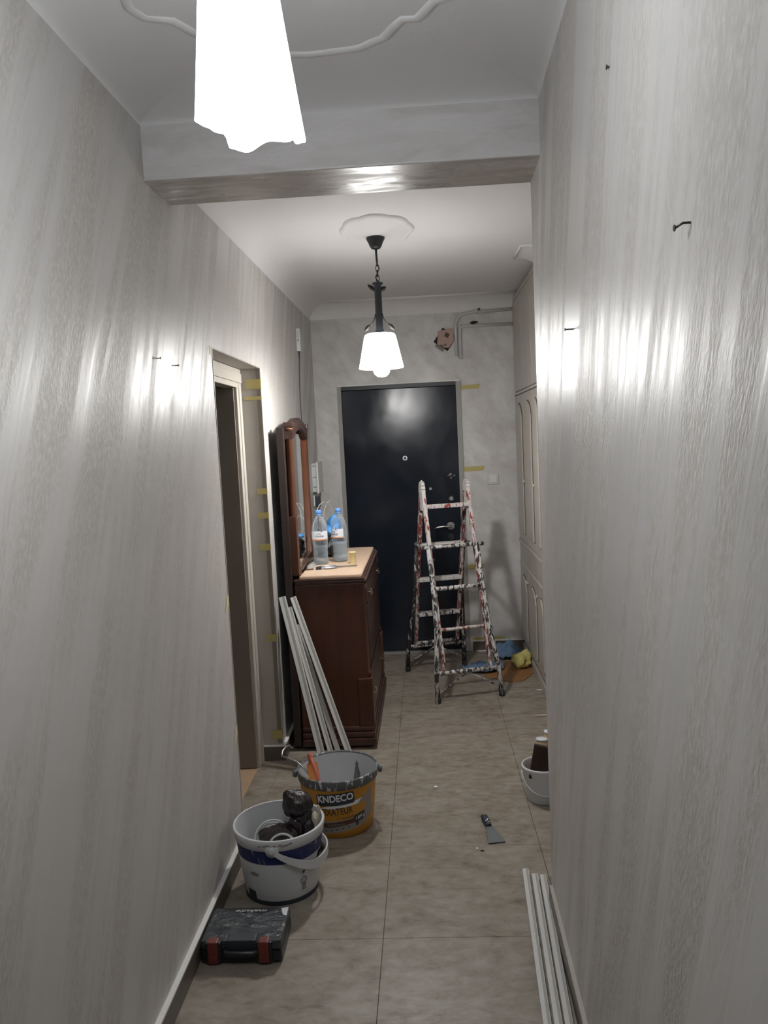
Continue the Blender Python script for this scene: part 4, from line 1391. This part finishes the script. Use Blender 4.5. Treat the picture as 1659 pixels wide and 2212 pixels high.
MB(ox).tube(bend(.272, 2.235, XW-.019, 2.545, .09, 2.556), .012, 12).build('pipe', 'pipe', px)
MB(ox).tube(bend(.303, 2.215, XW-.019, 2.450, .03, 2.448), .011, 12).build('pipe', 'pipe', px)
MB(ox).tube([(.303, yp, 2.212), (.303, yp, 2.236)], .0145, 12).build('end_cap', 'pipe', px)
MB(ox).tube([(.405, yp, 2.5515), (.445, yp, 2.5525)], .016, 12).build('coupling', 'pipe', px)
MB(ox).box((.440, YE-.03, 2.556), (.455, YE-.012, 2.572), .002).build('clip', 'nail', px)
ho = MB((.405, YE, 2.475)).prism([(.372, YE, 2.473), (.40, YE, 2.486), (.44, YE, 2.482), (.436, YE, 2.470), (.40, YE, 2.460)], (0, -.0015, 0)).build('wall_hole', 'holebrown', we)
ho.location = (.405, YE, 2.475)

# masking tape pieces
def tape(name, boxes, label, mat='tape', grp='masking tape pieces at the side doorway'):
    c = Vector(boxes[0][0])
    t = MB(c)
    for a, b in boxes:
        t.box(a, b)
    o = t.build(name, mat)
    o.location = c
    return tag(o, label, 'tape', grp)
yj = D1-.0042
for k, (z, h, w0, w1, lab) in enumerate(((1.955, .05, .075, .012, 'topmost yellow masking tape on the far jamb of the side doorway'), (1.885, .018, .085, .022, 'thin yellow tape second from the top of the far jamb'), (1.414, .03, .05, .008, 'third yellow tape down the far jamb of the side doorway'), (1.29, .03, .055, .010, 'fourth yellow tape down the far jamb of the side doorway'), (1.127, .034, .055, .008, 'fifth yellow tape down the far jamb of the side doorway'), (.652, .038, .05, .010, 'sixth yellow tape, low on the far jamb'), (.137, .046, .055, .006, 'lowest yellow tape on the far jamb above the skirting'))):
    tape('masking_tape', [((XL-w0, yj-.0034, z-h/2), (XL+.0012, yj-.0026, z+h/2)), ((XL, yj-.003, z-h/2+.003), (XL+.0012, D1+w1, z+h/2-.003))], lab)
tape('masking_tape', [((XL, D0-.034, 2.005), (XL+.001, D0+.006, 2.040))], 'pale tape at the top near corner of the side doorway', 'tapepale')
def flap(y, z, lab):
    b = MB((XL, y, z))
    b.prism([(XL+.001, y-.045, z-.035), (XL+.001, D0+.005, z-.012), (XL+.001, D0+.006, z+.028), (XL+.001, y-.01, z+.022), (XL+.001, y-.02, z-.006)], (.0012, 0, 0))
    o = b.build('masking_tape', 'tapepale')
    o.location = (XL, y, z)
    tag(o, lab, 'tape', 'masking tape pieces at the side doorway')
flap(D0-.02, 1.033, 'pale peeling tape at mid height on the near door edge')
flap(D0-.02, .50, 'pale peeling tape low on the near door edge')
for (x0, x1, z, h, lab) in ((EX1+.014, .438, 2.003, .033, 'yellow tape beside the top right corner of the black door'), (EX1+.014, .452, 1.392, .036, 'yellow tape right of the black door at switch height'), (EX1+.014, .420, .648, .036, 'yellow tape right of the black door behind the ladder'), (EX1+.03, .56, .092, .022, 'yellow tape just above the skirting right of the door')):
    o = MB((x0, YE, z)).prism([(x0, YE, z-h/2), (x1-.012, YE, z-h/2+.004), (x1, YE, z+h/2+.004), (x0, YE, z+h/2)], (0, -.0012, 0)).build('masking_tape', 'tape')
    o.location = (x0, YE, z)
    tag(o, lab, 'tape', 'masking tape pieces beside the entrance door')

# nails in the walls
def nail(x, y, z, d, lab, L=.018, bent=0):
    n_ = thing('nail', lab, 'nail', (x, y, z), 0, 'nails left in the corridor walls')
    d = Vector(d)
    MB().tube([(0, 0, 0), d*L*.6, d*L+Vector((0, bent*.012, -abs(bent)*.003))], .0016, 8).build('shank', 'nail', n_)
    e = d*L+Vector((0, bent*.012, -abs(bent)*.003))
    MB().tube([e, e+d*.0016], .0042, 10).build('head', 'nail', n_)
nail(XR(1.526), 1.526, 2.289, (-1, 0, 0), 'small nail high on the right wall near the ceiling', .004)
nail(XR(1.073), 1.073, 1.904, (-1, 0, 0), 'bent dark nail nearest the camera on the right wall', .016, 1)
nail(XR(1.977), 1.977, 1.888, (-1, 0, 0), 'nail in the bright reflection on the right wall', .020)
nail(XL, 2.48, 1.929, (1, 0, 0), 'left nail of two on the left wall by the doorway', .012)
nail(XL, 2.664, 1.923, (1, 0, 0), 'right nail of two on the left wall by the doorway', .012)
